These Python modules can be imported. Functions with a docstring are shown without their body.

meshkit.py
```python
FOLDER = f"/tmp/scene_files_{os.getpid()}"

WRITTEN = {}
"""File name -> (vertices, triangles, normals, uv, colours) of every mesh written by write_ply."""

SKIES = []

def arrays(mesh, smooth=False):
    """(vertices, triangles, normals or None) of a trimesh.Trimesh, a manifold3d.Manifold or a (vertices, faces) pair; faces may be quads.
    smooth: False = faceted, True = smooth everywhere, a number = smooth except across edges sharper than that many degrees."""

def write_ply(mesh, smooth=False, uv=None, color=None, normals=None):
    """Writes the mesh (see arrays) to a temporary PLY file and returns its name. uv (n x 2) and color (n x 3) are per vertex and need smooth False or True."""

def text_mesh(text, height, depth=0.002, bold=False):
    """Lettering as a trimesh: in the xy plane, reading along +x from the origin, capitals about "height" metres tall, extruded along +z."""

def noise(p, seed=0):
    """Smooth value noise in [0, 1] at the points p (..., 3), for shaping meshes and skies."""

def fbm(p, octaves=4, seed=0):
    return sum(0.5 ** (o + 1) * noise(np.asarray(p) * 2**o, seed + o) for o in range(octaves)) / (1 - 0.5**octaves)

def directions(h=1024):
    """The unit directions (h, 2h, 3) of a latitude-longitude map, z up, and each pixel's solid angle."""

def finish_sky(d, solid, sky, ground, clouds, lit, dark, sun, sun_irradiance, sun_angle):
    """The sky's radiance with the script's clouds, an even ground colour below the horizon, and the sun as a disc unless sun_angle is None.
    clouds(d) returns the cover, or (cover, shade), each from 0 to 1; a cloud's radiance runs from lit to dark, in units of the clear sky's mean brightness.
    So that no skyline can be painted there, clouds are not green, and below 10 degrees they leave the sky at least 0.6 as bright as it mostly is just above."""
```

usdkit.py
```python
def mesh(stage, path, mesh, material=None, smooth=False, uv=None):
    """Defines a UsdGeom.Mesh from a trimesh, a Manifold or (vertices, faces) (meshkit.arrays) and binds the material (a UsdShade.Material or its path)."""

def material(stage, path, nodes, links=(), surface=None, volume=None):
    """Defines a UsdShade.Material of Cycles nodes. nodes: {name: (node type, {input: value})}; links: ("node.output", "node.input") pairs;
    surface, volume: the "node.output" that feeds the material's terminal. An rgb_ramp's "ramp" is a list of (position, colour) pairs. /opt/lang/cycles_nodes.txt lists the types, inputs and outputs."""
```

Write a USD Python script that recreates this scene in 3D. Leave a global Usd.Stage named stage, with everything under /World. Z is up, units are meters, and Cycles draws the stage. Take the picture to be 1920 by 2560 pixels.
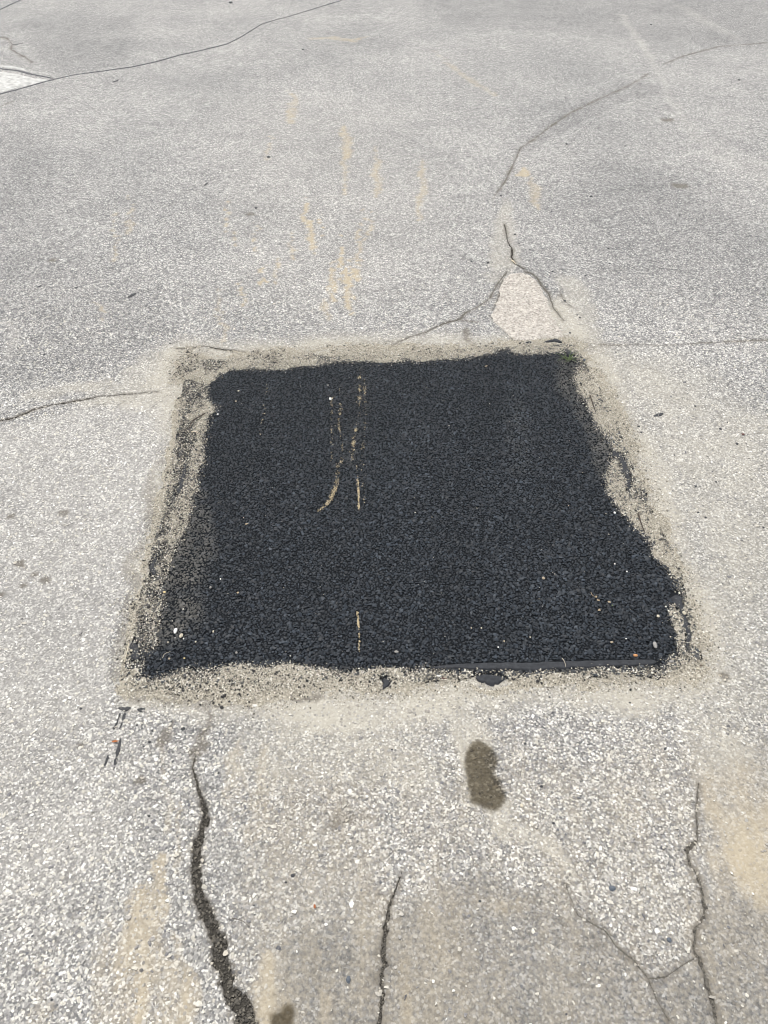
import math
import numpy as np
import trimesh
import shapely
from shapely.geometry import Polygon
from scipy.spatial import cKDTree, Delaunay
from scipy.interpolate import RegularGridInterpolator
from pxr import Usd, UsdGeom, UsdLux, UsdShade, Sdf, Gf, Vt
import usdkit
from meshkit import noise, fbm

stage = Usd.Stage.CreateInMemory()
UsdGeom.SetStageUpAxis(stage, "Z")
UsdGeom.SetStageMetersPerUnit(stage, 1.0)
UsdGeom.Xform.Define(stage, "/World")
UsdGeom.Scope.Define(stage, "/World/Looks")
_T = Sdf.ValueTypeNames

# ------------------------------------------------------------------ camera, sky, sun
CAM_H, PITCH, FPX, CX, CY = 1.5, math.radians(44.5), 1923.0, 960.0, 1280.0
EXPOSURE = 0.78
SUN_EL, SUN_AZ = math.radians(56), math.radians(-28)      # azimuth from +y towards +x
cam = UsdGeom.Camera.Define(stage, "/World/camera")
cam.AddTranslateOp().Set(Gf.Vec3d(0, 0, CAM_H))
cam.AddRotateXOp().Set(90 - math.degrees(PITCH))
cam.CreateHorizontalApertureAttr(36.0)
cam.CreateFocalLengthAttr(36.0 * FPX / 1920.0)
cam.CreateClippingRangeAttr(Gf.Vec2f(0.05, 5000))
cam.CreateExposureAttr(EXPOSURE)

sky = UsdLux.DomeLight.Define(stage, "/World/sky")
sky.CreateIntensityAttr(1.0)
sky_mat = usdkit.material(stage, "/World/Looks/sky", {
    "tc": ("texture_coordinate", {}),
    "sk": ("sky_texture", {"sky_type": "single_scattering", "sun_disc": False, "sun_elevation": SUN_EL, "sun_rotation": SUN_AZ,
                           "altitude": 100.0, "air_density": 1.0, "aerosol_density": 2.0}),
    "nz": ("noise_texture", {"scale": 2.2, "detail": 5.0, "roughness": 0.55}),
    "rp": ("rgb_ramp", {"ramp": [(0.25, (0.72, 0.72, 0.72)), (0.65, (0.95, 0.95, 0.95))]}),
    "mx": ("mix_color", {"b": (5.36, 5.39, 5.44), "use_clamp": False}),
    "bg": ("background_shader", {"strength": 0.12}),
}, [("tc.generated", "nz.vector"), ("nz.fac", "rp.fac"), ("rp.color", "mx.fac"), ("sk.color", "mx.a"), ("mx.result", "bg.color")],
    surface="bg.background")
UsdShade.MaterialBindingAPI.Apply(sky.GetPrim()).Bind(sky_mat)
sky.GetPrim().SetCustomDataByKey("kind", "structure")

sun = UsdLux.DistantLight.Define(stage, "/World/sun")
sun.CreateNormalizeAttr(True)
sun.CreateIntensityAttr(0.4)
sun.CreateAngleAttr(11.0)
sun.CreateColorAttr(Gf.Vec3f(1.0, 0.965, 0.91))
sun.AddRotateZOp().Set(-math.degrees(SUN_AZ))
sun.AddRotateXOp().Set(-(90 - math.degrees(SUN_EL)))

# ------------------------------------------------------------------ helpers
CP, SP = math.cos(PITCH), math.sin(PITCH)


def ground(pts):
    """photo pixels of points on the ground -> ground plane x, y (metres)"""
    p = np.atleast_2d(np.asarray(pts, float))
    u, v = (p[:, 0] - CX) / FPX, (CY - p[:, 1]) / FPX
    z = -SP + v * CP
    t = CAM_H / -z
    return np.stack([u * t, (CP + v * SP) * t], 1)


def mpp(xy):
    """metres on the ground, across the view, that one photo pixel covers at xy"""
    xy = np.atleast_2d(xy)
    return (xy[:, 1] * CP + CAM_H * SP) / FPX


def n2(p, freq, seed=0, octaves=1):
    q = np.column_stack([np.asarray(p) * freq, np.full(len(p), 0.37 + seed * 1.7)])
    return fbm(q, octaves, seed) if octaves > 1 else noise(q, seed)


def warp(p, amp, freq, seed=0):
    return p + amp * 2 * np.column_stack([n2(p, freq, seed + 11, 2) - .5, n2(p, freq, seed + 37, 2) - .5])


def sm(t):
    t = np.clip(t, 0, 1)
    return t * t * (3 - 2 * t)


def dense(xy, hw, step):
    seg = np.linalg.norm(np.diff(xy, axis=0), axis=1)
    s = np.concatenate([[0], np.cumsum(seg)])
    n = max(2, int(s[-1] / step) + 1)
    q = np.linspace(0, s[-1], n)
    return np.column_stack([np.interp(q, s, xy[:, 0]), np.interp(q, s, xy[:, 1])]), np.interp(q, s, hw), q


def line(pts, hw):
    """photo polyline with half-widths in pixels -> world polyline, half-widths in metres"""
    xy = ground(pts)
    return xy, np.broadcast_to(np.asarray(hw, float), len(xy)) * mpp(xy)


def stroke(P, pts, hw, soft=0.5):
    """1 on the stroke, fading to 0 over soft x its half-width beyond it"""
    xy, w = line(pts, hw)
    c, w, _ = dense(xy, w, 0.006)
    d, i = cKDTree(c).query(P)
    return sm((w[i] * (1 + soft) - d) / (w[i] * soft))


def area(P, pts, soft_px):
    """1 inside the polygon, 0 outside, soft edge"""
    xy = ground(pts)
    poly = Polygon(xy).buffer(0)
    inside = shapely.contains_xy(poly, P[:, 0], P[:, 1])
    b, _, _ = dense(np.vstack([xy, xy[:1]]), np.zeros(len(xy) + 1), 0.006)
    d, i = cKDTree(b).query(P)
    s = soft_px * mpp(b)[i]
    return sm(np.where(inside, d, -d) / (2 * s) + .5)


USED = {}


def path(name, parent="/World"):
    k = f"{parent}/{name}"
    n = USED.get(k, 0)
    USED[k] = n + 1
    return k if n == 0 else f"{k}_{n:03d}"


def tag(prim, label=None, cat=None, group=None, kind=None):
    for k, v in (("label", label), ("category", cat), ("group", group), ("kind", kind)):
        if v:
            prim.SetCustomDataByKey(k, v)
    return prim


def obj(name, mesh, mat, parent="/World", smooth=False, attrs=None, **tags):
    if isinstance(mesh, tuple):
        v, f = np.asarray(mesh[0], float), np.asarray(mesh[1])
        if f.shape[1] == 4:
            f = np.vstack([f[:, [0, 1, 2]], f[:, [0, 2, 3]]])
        used = np.unique(f)
        new = np.zeros(len(v), int)
        new[used] = np.arange(len(used))
        mesh, attrs = (v[used], new[f]), {k: np.asarray(a)[used] for k, a in (attrs or {}).items()}
    m = usdkit.mesh(stage, path(name, parent), mesh, mat, smooth=smooth)
    for k, v in (attrs or {}).items():
        UsdGeom.PrimvarsAPI(m).CreatePrimvar(k, _T.FloatArray, "vertex").Set(Vt.FloatArray.FromNumpy(np.asarray(v, np.float32)))
    tag(m.GetPrim(), **tags)
    return m


def thing(name, loc=(0, 0, 0), **tags):
    x = UsdGeom.Xform.Define(stage, path(name))
    x.AddTranslateOp().Set(Gf.Vec3d(*map(float, loc)))
    tag(x.GetPrim(), **tags)
    return str(x.GetPath())


def tube(pts, r, sides=5):
    """a thin tapered tube along 3d points"""
    p = np.asarray(pts, float)
    r = np.broadcast_to(np.asarray(r, float), len(p))
    t = np.gradient(p, axis=0)
    t /= np.linalg.norm(t, axis=1, keepdims=True) + 1e-12
    a = np.cross(t, [0.03, 0.05, 1.0])
    a /= np.linalg.norm(a, axis=1, keepdims=True) + 1e-12
    b = np.cross(t, a)
    th = np.linspace(0, 2 * np.pi, sides, endpoint=False)
    v = (p[:, None] + r[:, None, None] * (a[:, None] * np.cos(th)[None, :, None] + b[:, None] * np.sin(th)[None, :, None])).reshape(-1, 3)
    f = []
    for i in range(len(p) - 1):
        for j in range(sides):
            k = (j + 1) % sides
            f += [[i * sides + j, i * sides + k, (i + 1) * sides + k], [i * sides + j, (i + 1) * sides + k, (i + 1) * sides + j]]
    for j in range(1, sides - 1):
        f += [[0, j + 1, j], [(len(p) - 1) * sides, (len(p) - 1) * sides + j, (len(p) - 1) * sides + j + 1]]
    return v, np.array(f)


rng = np.random.default_rng(7)


def stone_shapes(n, seed, k=11, keep_bottom=False):
    r, out = np.random.default_rng(seed), []
    for _ in range(n):
        p = r.normal(size=(k, 3))
        p /= np.linalg.norm(p, axis=1, keepdims=True)
        p[:, 2] = np.abs(p[:, 2]) - .35 if not keep_bottom else p[:, 2]
        p *= r.uniform(.82, 1.08, (k, 1))
        h = trimesh.convex.convex_hull(p)
        f = np.array(h.faces)
        if not keep_bottom:
            f = f[h.face_normals[:, 2] > -.55]
        used = np.unique(f)
        m = np.zeros(len(h.vertices), int)
        m[used] = np.arange(len(used))
        out.append((np.array(h.vertices)[used], m[f]))
    return out


SHAPES = stone_shapes(14, 3)
GRAINS = stone_shapes(6, 5, 6)


def scatter(shapes, pos, size, yaw, seed=0, tilt=.25):
    """one (vertices, faces, stone index per vertex) of many stones; size (n,3) half axes"""
    r = np.random.default_rng(seed)
    n = len(pos)
    which = r.integers(0, len(shapes), n)
    ax, ay = r.normal(0, tilt, n), r.normal(0, tilt, n)
    cz, sz = np.cos(yaw), np.sin(yaw)
    R = np.zeros((n, 3, 3))
    R[:, 0, 0], R[:, 0, 1], R[:, 1, 0], R[:, 1, 1], R[:, 2, 2] = cz, -sz, sz, cz, 1
    T = np.tile(np.eye(3), (n, 1, 1))
    T[:, 2, 0], T[:, 2, 1], T[:, 0, 2], T[:, 1, 2] = ax, ay, -ax, -ay
    M = R @ T * size[:, None, :]
    V, F, I, at = [], [], [], 0
    for k, (v, f) in enumerate(shapes):
        s = np.flatnonzero(which == k)
        if not len(s):
            continue
        w = np.einsum("nij,vj->nvi", M[s], v) + pos[s][:, None]
        V.append(w.reshape(-1, 3))
        F.append((f[None] + at + np.arange(len(s))[:, None, None] * len(v)).reshape(-1, 3))
        I.append(np.repeat(s, len(v)))
        at += len(s) * len(v)
    return np.vstack(V), np.vstack(F), np.concatenate(I)


def split_stones(parent, part, stuff, mat, pos, size, yaw, shapes, attrs, show, seed, n_single=300, label=None):
    """the n_single stones that show largest as parts of their own, the others joined"""
    apparent = size[:, :2].mean(1) / np.linalg.norm(pos - [0, 0, CAM_H], axis=1)
    order = np.argsort(-np.where(show, apparent, 0))
    single = order[:n_single]
    rest = np.setdiff1d(np.arange(len(pos)), single)
    V, F, I = scatter(shapes, pos[rest], size[rest], yaw[rest], seed)
    obj(stuff, (V, F), mat, parent, attrs={k: a[rest][I] for k, a in attrs.items()}, kind="stuff")
    for j in single:
        v, f, i = scatter(shapes, pos[[j]], size[[j]], yaw[[j]], seed + 1 + int(j))
        obj(part, (v, f), mat, parent, attrs={k: np.full(len(v), a[j]) for k, a in attrs.items()})


# ------------------------------------------------------------------ what lies where (traced on the ground)
# the black middle of the patch that is free of sand
INNER = [(519, 973), (525, 958), (543, 943), (567, 931), (606, 923), (651, 926), (712, 926), (742, 919), (802, 915), (850, 907), (950, 908),
         (1050, 906), (1150, 900), (1225, 888), (1270, 879), (1290, 888), (1350, 886), (1406, 883), (1433, 888), (1440, 910), (1432, 950),
         (1455, 993), (1486, 1056), (1513, 1098), (1531, 1131), (1530, 1165), (1513, 1195), (1514, 1225), (1531, 1252), (1555, 1288), (1591, 1325), (1621, 1361),
         (1632, 1395), (1657, 1419), (1681, 1455), (1697, 1491), (1700, 1510), (1672, 1512), (1678, 1551), (1690, 1597), (1688, 1627), (1660, 1648), (1651, 1666),
         (1501, 1671), (1350, 1680), (1302, 1682), (1200, 1680), (1061, 1672), (1001, 1675), (925, 1673), (850, 1678), (790, 1672), (700, 1660), (652, 1666),
         (592, 1663), (532, 1666), (471, 1670), (426, 1684), (381, 1693), (350, 1694), (352, 1672), (393, 1612), (402, 1551), (408, 1461), (425, 1400), (455, 1345),
         (476, 1295), (480, 1250), (492, 1226), (501, 1181), (514, 1127), (513, 1096), (517, 1069), (522, 1048), (543, 1024), (537, 1012), (519, 1003)]
# outer edge of the swept sand
OUTER = [(420, 900), (470, 876), (560, 890), (700, 872), (900, 862), (1100, 866), (1300, 854), (1430, 842), (1475, 855), (1500, 920), (1540, 1000), (1592, 1100),
         (1640, 1230), (1690, 1380), (1740, 1480), (1778, 1600), (1792, 1700), (1755, 1720), (1500, 1724), (1200, 1726), (1000, 1738), (700, 1752), (450, 1752), (302, 1745),
         (292, 1700), (310, 1600), (328, 1500), (358, 1400), (385, 1290), (414, 1200), (436, 1100), (446, 1000)]
# the cut edge of the patch itself, under the sand
PATCH = [(470, 905), (700, 893), (1000, 884), (1250, 868), (1440, 862), (1480, 930), (1550, 1080), (1620, 1240), (1690, 1410), (1735, 1540), (1752, 1650),
         (1640, 1690), (1300, 1700), (900, 1712), (600, 1722), (320, 1735), (310, 1690), (335, 1560), (375, 1380), (415, 1220), (440, 1080)]

CRACKS = [  # (points, half widths in photo pixels, label)
    ([(489, 1890), (483, 1920), (498, 1978), (512, 2024), (515, 2053), (503, 2085), (492, 2117), (487, 2140), (491, 2175), (499, 2209), (501, 2250), (520, 2296), (540, 2337),
      (548, 2400), (567, 2441), (580, 2481), (601, 2522), (612, 2575), (622, 2640)],
     [1.5, 2.5, 4, 6.5, 8, 10, 12, 12, 12, 15, 16, 15, 18, 21, 17, 22, 27, 27, 27], "widest dark crack, filled with grit, running down to the bottom edge left of middle"),
    ([(1003, 2180), (990, 2225), (972, 2268), (963, 2326), (956, 2384), (963, 2413), (952, 2442), (958, 2488), (951, 2560), (945, 2640)],
     [1, 1.5, 3, 5, 6, 4, 6, 5, 5, 6], "narrow dark crack below the wet footprint-shaped spot, reaching the bottom edge"),
    ([(1746, 1960), (1744, 1989), (1741, 2059), (1745, 2099), (1718, 2128), (1724, 2163), (1744, 2192), (1756, 2232), (1761, 2267), (1760, 2290), (1736, 2325), (1733, 2371),
      (1753, 2412), (1767, 2464), (1782, 2510), (1790, 2575), (1795, 2640)],
     [.8, 1.2, 2, 3, 4, 4.4, 4.2, 3.6, 3, 2.2, 3, 3.6, 5.6, 5.6, 5, 4, 4], "kinked crack in the pavement at lower right beside the orange stain"),
    ([(1411, 2209), (1446, 2290), (1490, 2318), (1515, 2331), (1539, 2365), (1585, 2400), (1620, 2446), (1643, 2499), (1670, 2550)],
     [1, 1.2, 1.6, 2, 2.4, 3, 3, 2, 1.5], "faint diagonal crack along the edge of the stony wedge at lower right"),
    ([(1620, 2446), (1666, 2440), (1706, 2414), (1735, 2398)], [2.4, 2.2, 2.2, 2.5], "short crack closing the tip of the stony wedge at lower right"),
    ([(-60, 1070), (0, 1051), (35, 1045), (81, 1025), (127, 1013), (197, 1002), (255, 990), (301, 987), (347, 984), (393, 979)],
     [3.4, 3.4, 3.2, 3, 2.4, 2.2, 2, 1.8, 1.5, 1], "thin crack from the left edge towards the upper left corner of the dark patch"),
    ([(440, 871), (480, 869), (509, 864), (544, 871), (579, 876), (613, 882), (632, 880)], [1, 1.2, 1.6, 3, 4.2, 3.4, 1.2], "short dark split just above the upper left corner of the dark patch"),
    ([(960, 871), (1024, 843), (1064, 831), (1105, 811), (1148, 799), (1163, 782), (1191, 770), (1225, 745), (1244, 709), (1267, 680)],
     [1.2, 1.5, 1.8, 2.6, 2.8, 2, 1.5, 1.2, 1.5, 1.6], "brownish crack climbing from the top edge of the dark patch to the pale wedge"),
    ([(1148, 800), (1170, 803), (1195, 805)], [1.3, 1, .7], "tiny side branch of the brownish crack above the dark patch"),
    ([(1262, 560), (1269, 602), (1280, 621), (1280, 645), (1289, 660), (1310, 672)], [1.2, 1.8, 2, 2.6, 3, 1.5], "deep broken crack above the tip of the pale wedge"),
    ([(1312, 678), (1331, 684), (1343, 696), (1358, 717), (1373, 735), (1385, 771), (1409, 801)], [2.2, 3, 3.4, 3.4, 2.4, 1.6, 1], "crack along the right side of the pale wedge"),
    ([(1267, 680), (1252, 710), (1247, 745), (1231, 775)], [1.5, 1.2, 1.2, 1], "faint crack down the left side of the pale wedge"),
    ([(1226, 790), (1245, 810), (1268, 832), (1286, 852)], [1.2, 1.5, 1.4, 1], "faint crack along the lower left side of the pale wedge"),
    ([(1400, 725), (1403, 740), (1412, 753), (1430, 767)], [.8, 1.1, 1.1, .8], "hairline crack right of the pale wedge"),
    ([(1232, 500), (1243, 480), (1261, 457), (1278, 422), (1293, 388), (1301, 370), (1336, 347), (1377, 315), (1423, 284), (1481, 255), (1539, 229), (1573, 214), (1620, 185)],
     [.6, .8, 1.1, 1.3, 1.3, 1.1, .9, .9, 1.0, 1.0, .9, .7, .5], "long curving crack at upper right crossing towards the faded paint line"),
    ([(1660, 160), (1712, 139), (1799, 116), (1886, 110), (1960, 100)], [.7, .8, .8, .8, .8], "faint hairline crack in the upper right corner"),
    ([(1498, 862), (1654, 864), (1770, 857), (1920, 850), (1990, 848)], [.5, .6, 1, 1.2, 1.2], "straight faint crack from the right edge to the dark patch corner"),
    ([(-40, 90), (0, 93), (18, 96), (30, 111), (27, 123), (54, 139), (66, 145), (80, 157)], [1, 1, .9, 1, 1, 1, 1, .7], "jagged hairline crack near the left edge above the white concrete"),
    ([(30, 253), (12, 262), (-20, 272)], [1, 1, 1], "faint crack at the left edge below the white concrete"),
]
CRK = []      # dense crack samples: centre, half width
for k, (pts, hw, _) in enumerate(CRACKS):
    xy, w = line(pts, hw)
    c, w, s = dense(xy, w, 0.002)
    t = np.gradient(c, axis=0)
    t /= np.linalg.norm(t, axis=1, keepdims=True) + 1e-9
    nrm = np.column_stack([-t[:, 1], t[:, 0]])
    ss = np.column_stack([s, s * 0])
    wig = (n2(ss, 22, k, 2) - .5) + .5 * (n2(ss, 70, k + 50) - .5)
    c = c + nrm * (wig * np.maximum(1.0 * w, .004))[:, None]
    t = np.gradient(c, axis=0)
    t /= np.linalg.norm(t, axis=1, keepdims=True) + 1e-9
    nrm = np.column_stack([-t[:, 1], t[:, 0]])
    ws = [np.maximum(w * (.35 + .85 * n2(ss, 55, k + q, 2) + .35 * (n2(ss, 230, k + q + 5) - .5)) + .0035 * (n2(ss, 150, k + q + 6) - .5) * np.clip(w / .003, 0, 1) + .42 * w * (n2(ss, 130, k + q + 31, 3) - .5) + .004 * np.clip(n2(ss, 210, k + q + 44) - .72, 0, 1) * 4 * np.clip(w / .006, 0, 1)
                     + .0022 * (n2(ss, 480, k + q + 8) - .5) * np.clip(w / .002, .3, 1), .00015) for q in (90, 190)]
    gap = np.clip(2.6 * n2(ss, 35, k + 300, 2) - .5, .3, 1) if w.max() < .0035 else 1.0
    CRK.append((c, ws[0] * gap, ws[1] * gap, nrm))       # left half width on +nrm, right on -nrm
ALLC, ALLN = np.vstack([c[0] for c in CRK]), np.vstack([c[3] for c in CRK])
ALLW = np.stack([np.concatenate([c[1] for c in CRK]), np.concatenate([c[2] for c in CRK])], 1)
CTREE = cKDTree(ALLC)


def crack_depth(P):
    d, i = CTREE.query(P, distance_upper_bound=.08)
    ok = np.isfinite(d)
    i = np.where(ok, i, 0)
    w = np.where(((P - ALLC[i]) * ALLN[i]).sum(1) > 0, ALLW[i, 0], ALLW[i, 1])
    depth = np.clip(w * 1.3, .0015, .009)
    return np.where(ok, depth * np.clip((w - d) / (.35 * w) + .6, 0, 1), 0), np.where(ok, d - w, 1.0)


PATCH_POLY = Polygon(warp(warp(dense(ground(PATCH + PATCH[:1]), np.zeros(len(PATCH) + 1), .012)[0], .016, 13, 41), .008, 45, 42)).buffer(0)
PATCH_IN = PATCH_POLY.buffer(-.012)


def ground_z(P):
    z = .0012 * (n2(P, 90, 4, 2) - .5) + .004 * (n2(P, 1.7, 9, 2) - .5)
    return z - crack_depth(P)[0] - .03 * shapely.contains_xy(PATCH_IN, P[:, 0], P[:, 1])


def flat_z(P):
    return .004 * (n2(P, 1.7, 9, 2) - .5)


# ------------------------------------------------------------------ sand cover and stains as fields on the ground
def sand_cover(P):
    Q = warp(P, .012, 22, 1)
    Q = warp(Q, .005, 90, 2)
    s = area(Q, OUTER, 52) * (1 - area(Q, INNER, 15))
    k = .20 + 1.25 * n2(P, 12, 21, 4)
    left = stroke(Q, [(470, 980), (445, 1080), (420, 1200), (390, 1300), (360, 1420), (340, 1540), (320, 1680)], 34, .8)
    s = s * np.where(left > 0, 1 - .62 * left * sm((n2(P, 26, 33, 3) - .36) * 6), 1) * np.clip(k, .4, 1.1)
    # sandy strips lying on the black
    s = np.maximum(s, .75 * stroke(Q, [(1676, 1530), (1688, 1570), (1697, 1615), (1703, 1640)], [4, 6, 9, 8], .9))
    s = np.maximum(s, .62 * stroke(Q, [(1535, 1165), (1532, 1200), (1545, 1250), (1568, 1290)], [8, 10, 9, 5], 1.2))
    # sand banked up against the cut edge
    s = np.maximum(s, (.25 + .75 * n2(P, 24, 35, 3)) * stroke(Q, [(452, 1000), (440, 1080), (415, 1220), (375, 1380), (340, 1540), (312, 1680), (318, 1733)], 9, 1.6))
    # bare tar showing through the sand
    for pts, hw in TAR:
        s = s * (1 - .9 * stroke(Q, pts, hw, .5))
    return np.clip(s, 0, 1.15)


TAR = [([(1531, 1128), (1550, 1146), (1562, 1170), (1572, 1200), (1570, 1228)], [6, 9, 9, 7, 4]),
       ([(1690, 1490), (1700, 1520), (1712, 1555), (1722, 1590), (1716, 1625)], [15, 8, 7, 7, 4]),
       ([(1190, 1695), (1225, 1700), (1262, 1698)], [14, 17, 9]),
       ([(958, 1700), (968, 1710), (957, 1724)], [10, 9, 4]), ([(1012, 1684), (1018, 1692)], [4, 3]),
       ([(1360, 857), (1388, 851), (1405, 857)], [2, 6, 3]), ([(1403, 878), (1418, 878), (1426, 890)], [3, 7, 5]), ([(1314, 858), (1328, 856)], [3, 3]),
       ([(466, 1160), (458, 1195), (446, 1235)], [2, 5, 7]), ([(392, 1395), (380, 1420), (388, 1440)], [6, 8, 5]), ([(330, 1610), (345, 1650)], [9, 12]),
       ([(460, 935), (478, 925)], [2, 2])]


def fields(P):
    """stains of the old pavement: dust (cream film, plus a painted warm shift nearby), ochre, bleach (paler), dark (darker), grime (brown), rough (share of big pale stones)"""
    o = {}
    Q = warp(warp(warp(P, .035, 9, 3), .018, 32, 4), .009, 95, 5)
    cloud = np.clip(.15 + 1.7 * n2(P, 11, 61, 4) , 0, 1.3)
    streaky = np.clip(.1 + 1.8 * n2(P * [3.2, .55], 16, 62, 4), 0, 1.4)
    # cream film around the sand
    halo = [(395, 870), (460, 850), (620, 862), (800, 840), (1050, 835), (1230, 845), (1300, 800), (1400, 740), (1450, 760), (1500, 850), (1570, 950), (1640, 1100), (1700, 1260),
            (1740, 1400), (1800, 1520), (1830, 1700), (1800, 1780), (1500, 1790), (1200, 1790), (1000, 1840), (800, 1850), (600, 1810), (400, 1780), (300, 1765),
            (290, 1700), (310, 1560), (332, 1450), (362, 1350), (388, 1220), (415, 1090), (380, 1020), (200, 1005), (330, 950)]
    d = .78 * area(Q, halo, 55)
    d = np.maximum(d, .45 * area(Q, [(560, 1770), (1100, 1760), (1110, 1900), (1060, 2020), (900, 1960), (700, 2000), (560, 1960)], 60))
    d = np.maximum(d, .42 * stroke(Q, [(1265, 500), (1262, 560), (1258, 620), (1240, 690)], [8, 16, 22, 22], 1.2))
    d = np.maximum(d, .42 * stroke(Q, [(1420, 700), (1450, 790), (1480, 860)], [18, 25, 25], 1.4))
    d = np.maximum(d, .5 * stroke(Q, [(430, 878), (300, 960), (60, 985)], [22, 16, 14], 1.5))
    d = np.maximum(d, .55 * area(Q, [(1500, 1150), (1640, 1180), (1760, 1500), (1900, 1700), (1900, 1900), (1760, 1980), (1700, 1750)], 90))
    d = np.maximum(d, .6 * stroke(Q, [(1150, 1780), (1195, 1850), (1215, 2010), (1255, 2070), (1370, 2110), (1400, 2180)], [26, 30, 30, 26, 22, 14], 1))
    d = d * (.45 + .65 * cloud)
    d = np.maximum(d, .5 * area(Q, [(1480, 860), (1660, 880), (1960, 1050), (1960, 1800), (1780, 1760), (1690, 1330), (1560, 1030)], 110) * (.5 + .6 * cloud))
    d = np.maximum(d, .2 * sm((1.55 - P[:, 1]) / 1.0) * (.5 + .6 * cloud))  # near dust, also painting in the colour shift from far sky reflection
    o["dust"] = d
    # ochre
    h = .42 * stroke(Q, [(760, 97), (830, 95), (880, 103), (925, 90)], [4, 8, 9, 3], 1)
    h = np.maximum(h, .3 * stroke(Q, [(1085, 125), (1140, 175), (1190, 205), (1235, 240)], [3, 6, 8, 4], 1.5))
    h = np.maximum(h, .95 * area(P, [(1290, 438), (1312, 415), (1326, 436), (1312, 443)], 5))
    h = np.maximum(h, .4 * stroke(Q, [(1318, 425), (1340, 480), (1350, 520)], [4, 8, 5], 1.4))
    r = np.random.default_rng(12)
    for x, y, l, w, v in [(567, 540, 40, 4, .5), (585, 600, 30, 4, .35), (640, 590, 40, 3, .4), (662, 690, 30, 4, .6), (765, 545, 55, 5, .6), (775, 590, 50, 6, .65), (803, 560, 30, 3, .5),
                          (858, 650, 60, 6, .6), (875, 720, 70, 8, .6), (895, 700, 60, 4, .5), (925, 560, 40, 5, .35), (835, 700, 50, 9, .45), (812, 760, 40, 9, .4), (690, 680, 40, 5, .4),
                          (610, 730, 30, 5, .4), (545, 750, 40, 6, .3), (560, 820, 40, 8, .35), (730, 620, 40, 4, .4), (905, 610, 90, 5, .35), (862, 350, 40, 14, .35), (730, 265, 40, 14, .3),
                          (670, 370, 30, 8, .3), (940, 430, 60, 12, .3), (860, 430, 50, 10, .35), (1050, 470, 80, 10, .3), (290, 590, 60, 6, .28), (255, 780, 30, 5, .35), (320, 540, 50, 7, .25)]:
        h = np.maximum(h, 1.5 * v * stroke(Q, [(x, y - l), (x + r.normal(0, 3), y), (x + r.normal(0, 3), y + l)], [w * .2, w * .55, w * .4], 1.6))
    h = np.maximum(h, .72 * area(warp(Q, .06, 12, 77), [(1812, 1950), (1880, 1950), (2000, 1990), (2000, 2290), (1880, 2275), (1810, 2245), (1795, 2120)], 75))
    h = np.maximum(h, .45 * area(Q, [(1760, 1900), (1900, 1900), (1920, 2050), (1780, 2080)], 60))
    h = np.maximum(h, .29 * sm((1.15 - P[:, 1]) / .5) * sm((P[:, 0] + .33) / .12))
    h = np.maximum(h, .5 * stroke(Q, [(1205, 2250), (1260, 2270), (1290, 2255)], [14, 22, 10], 1.4))
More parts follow.
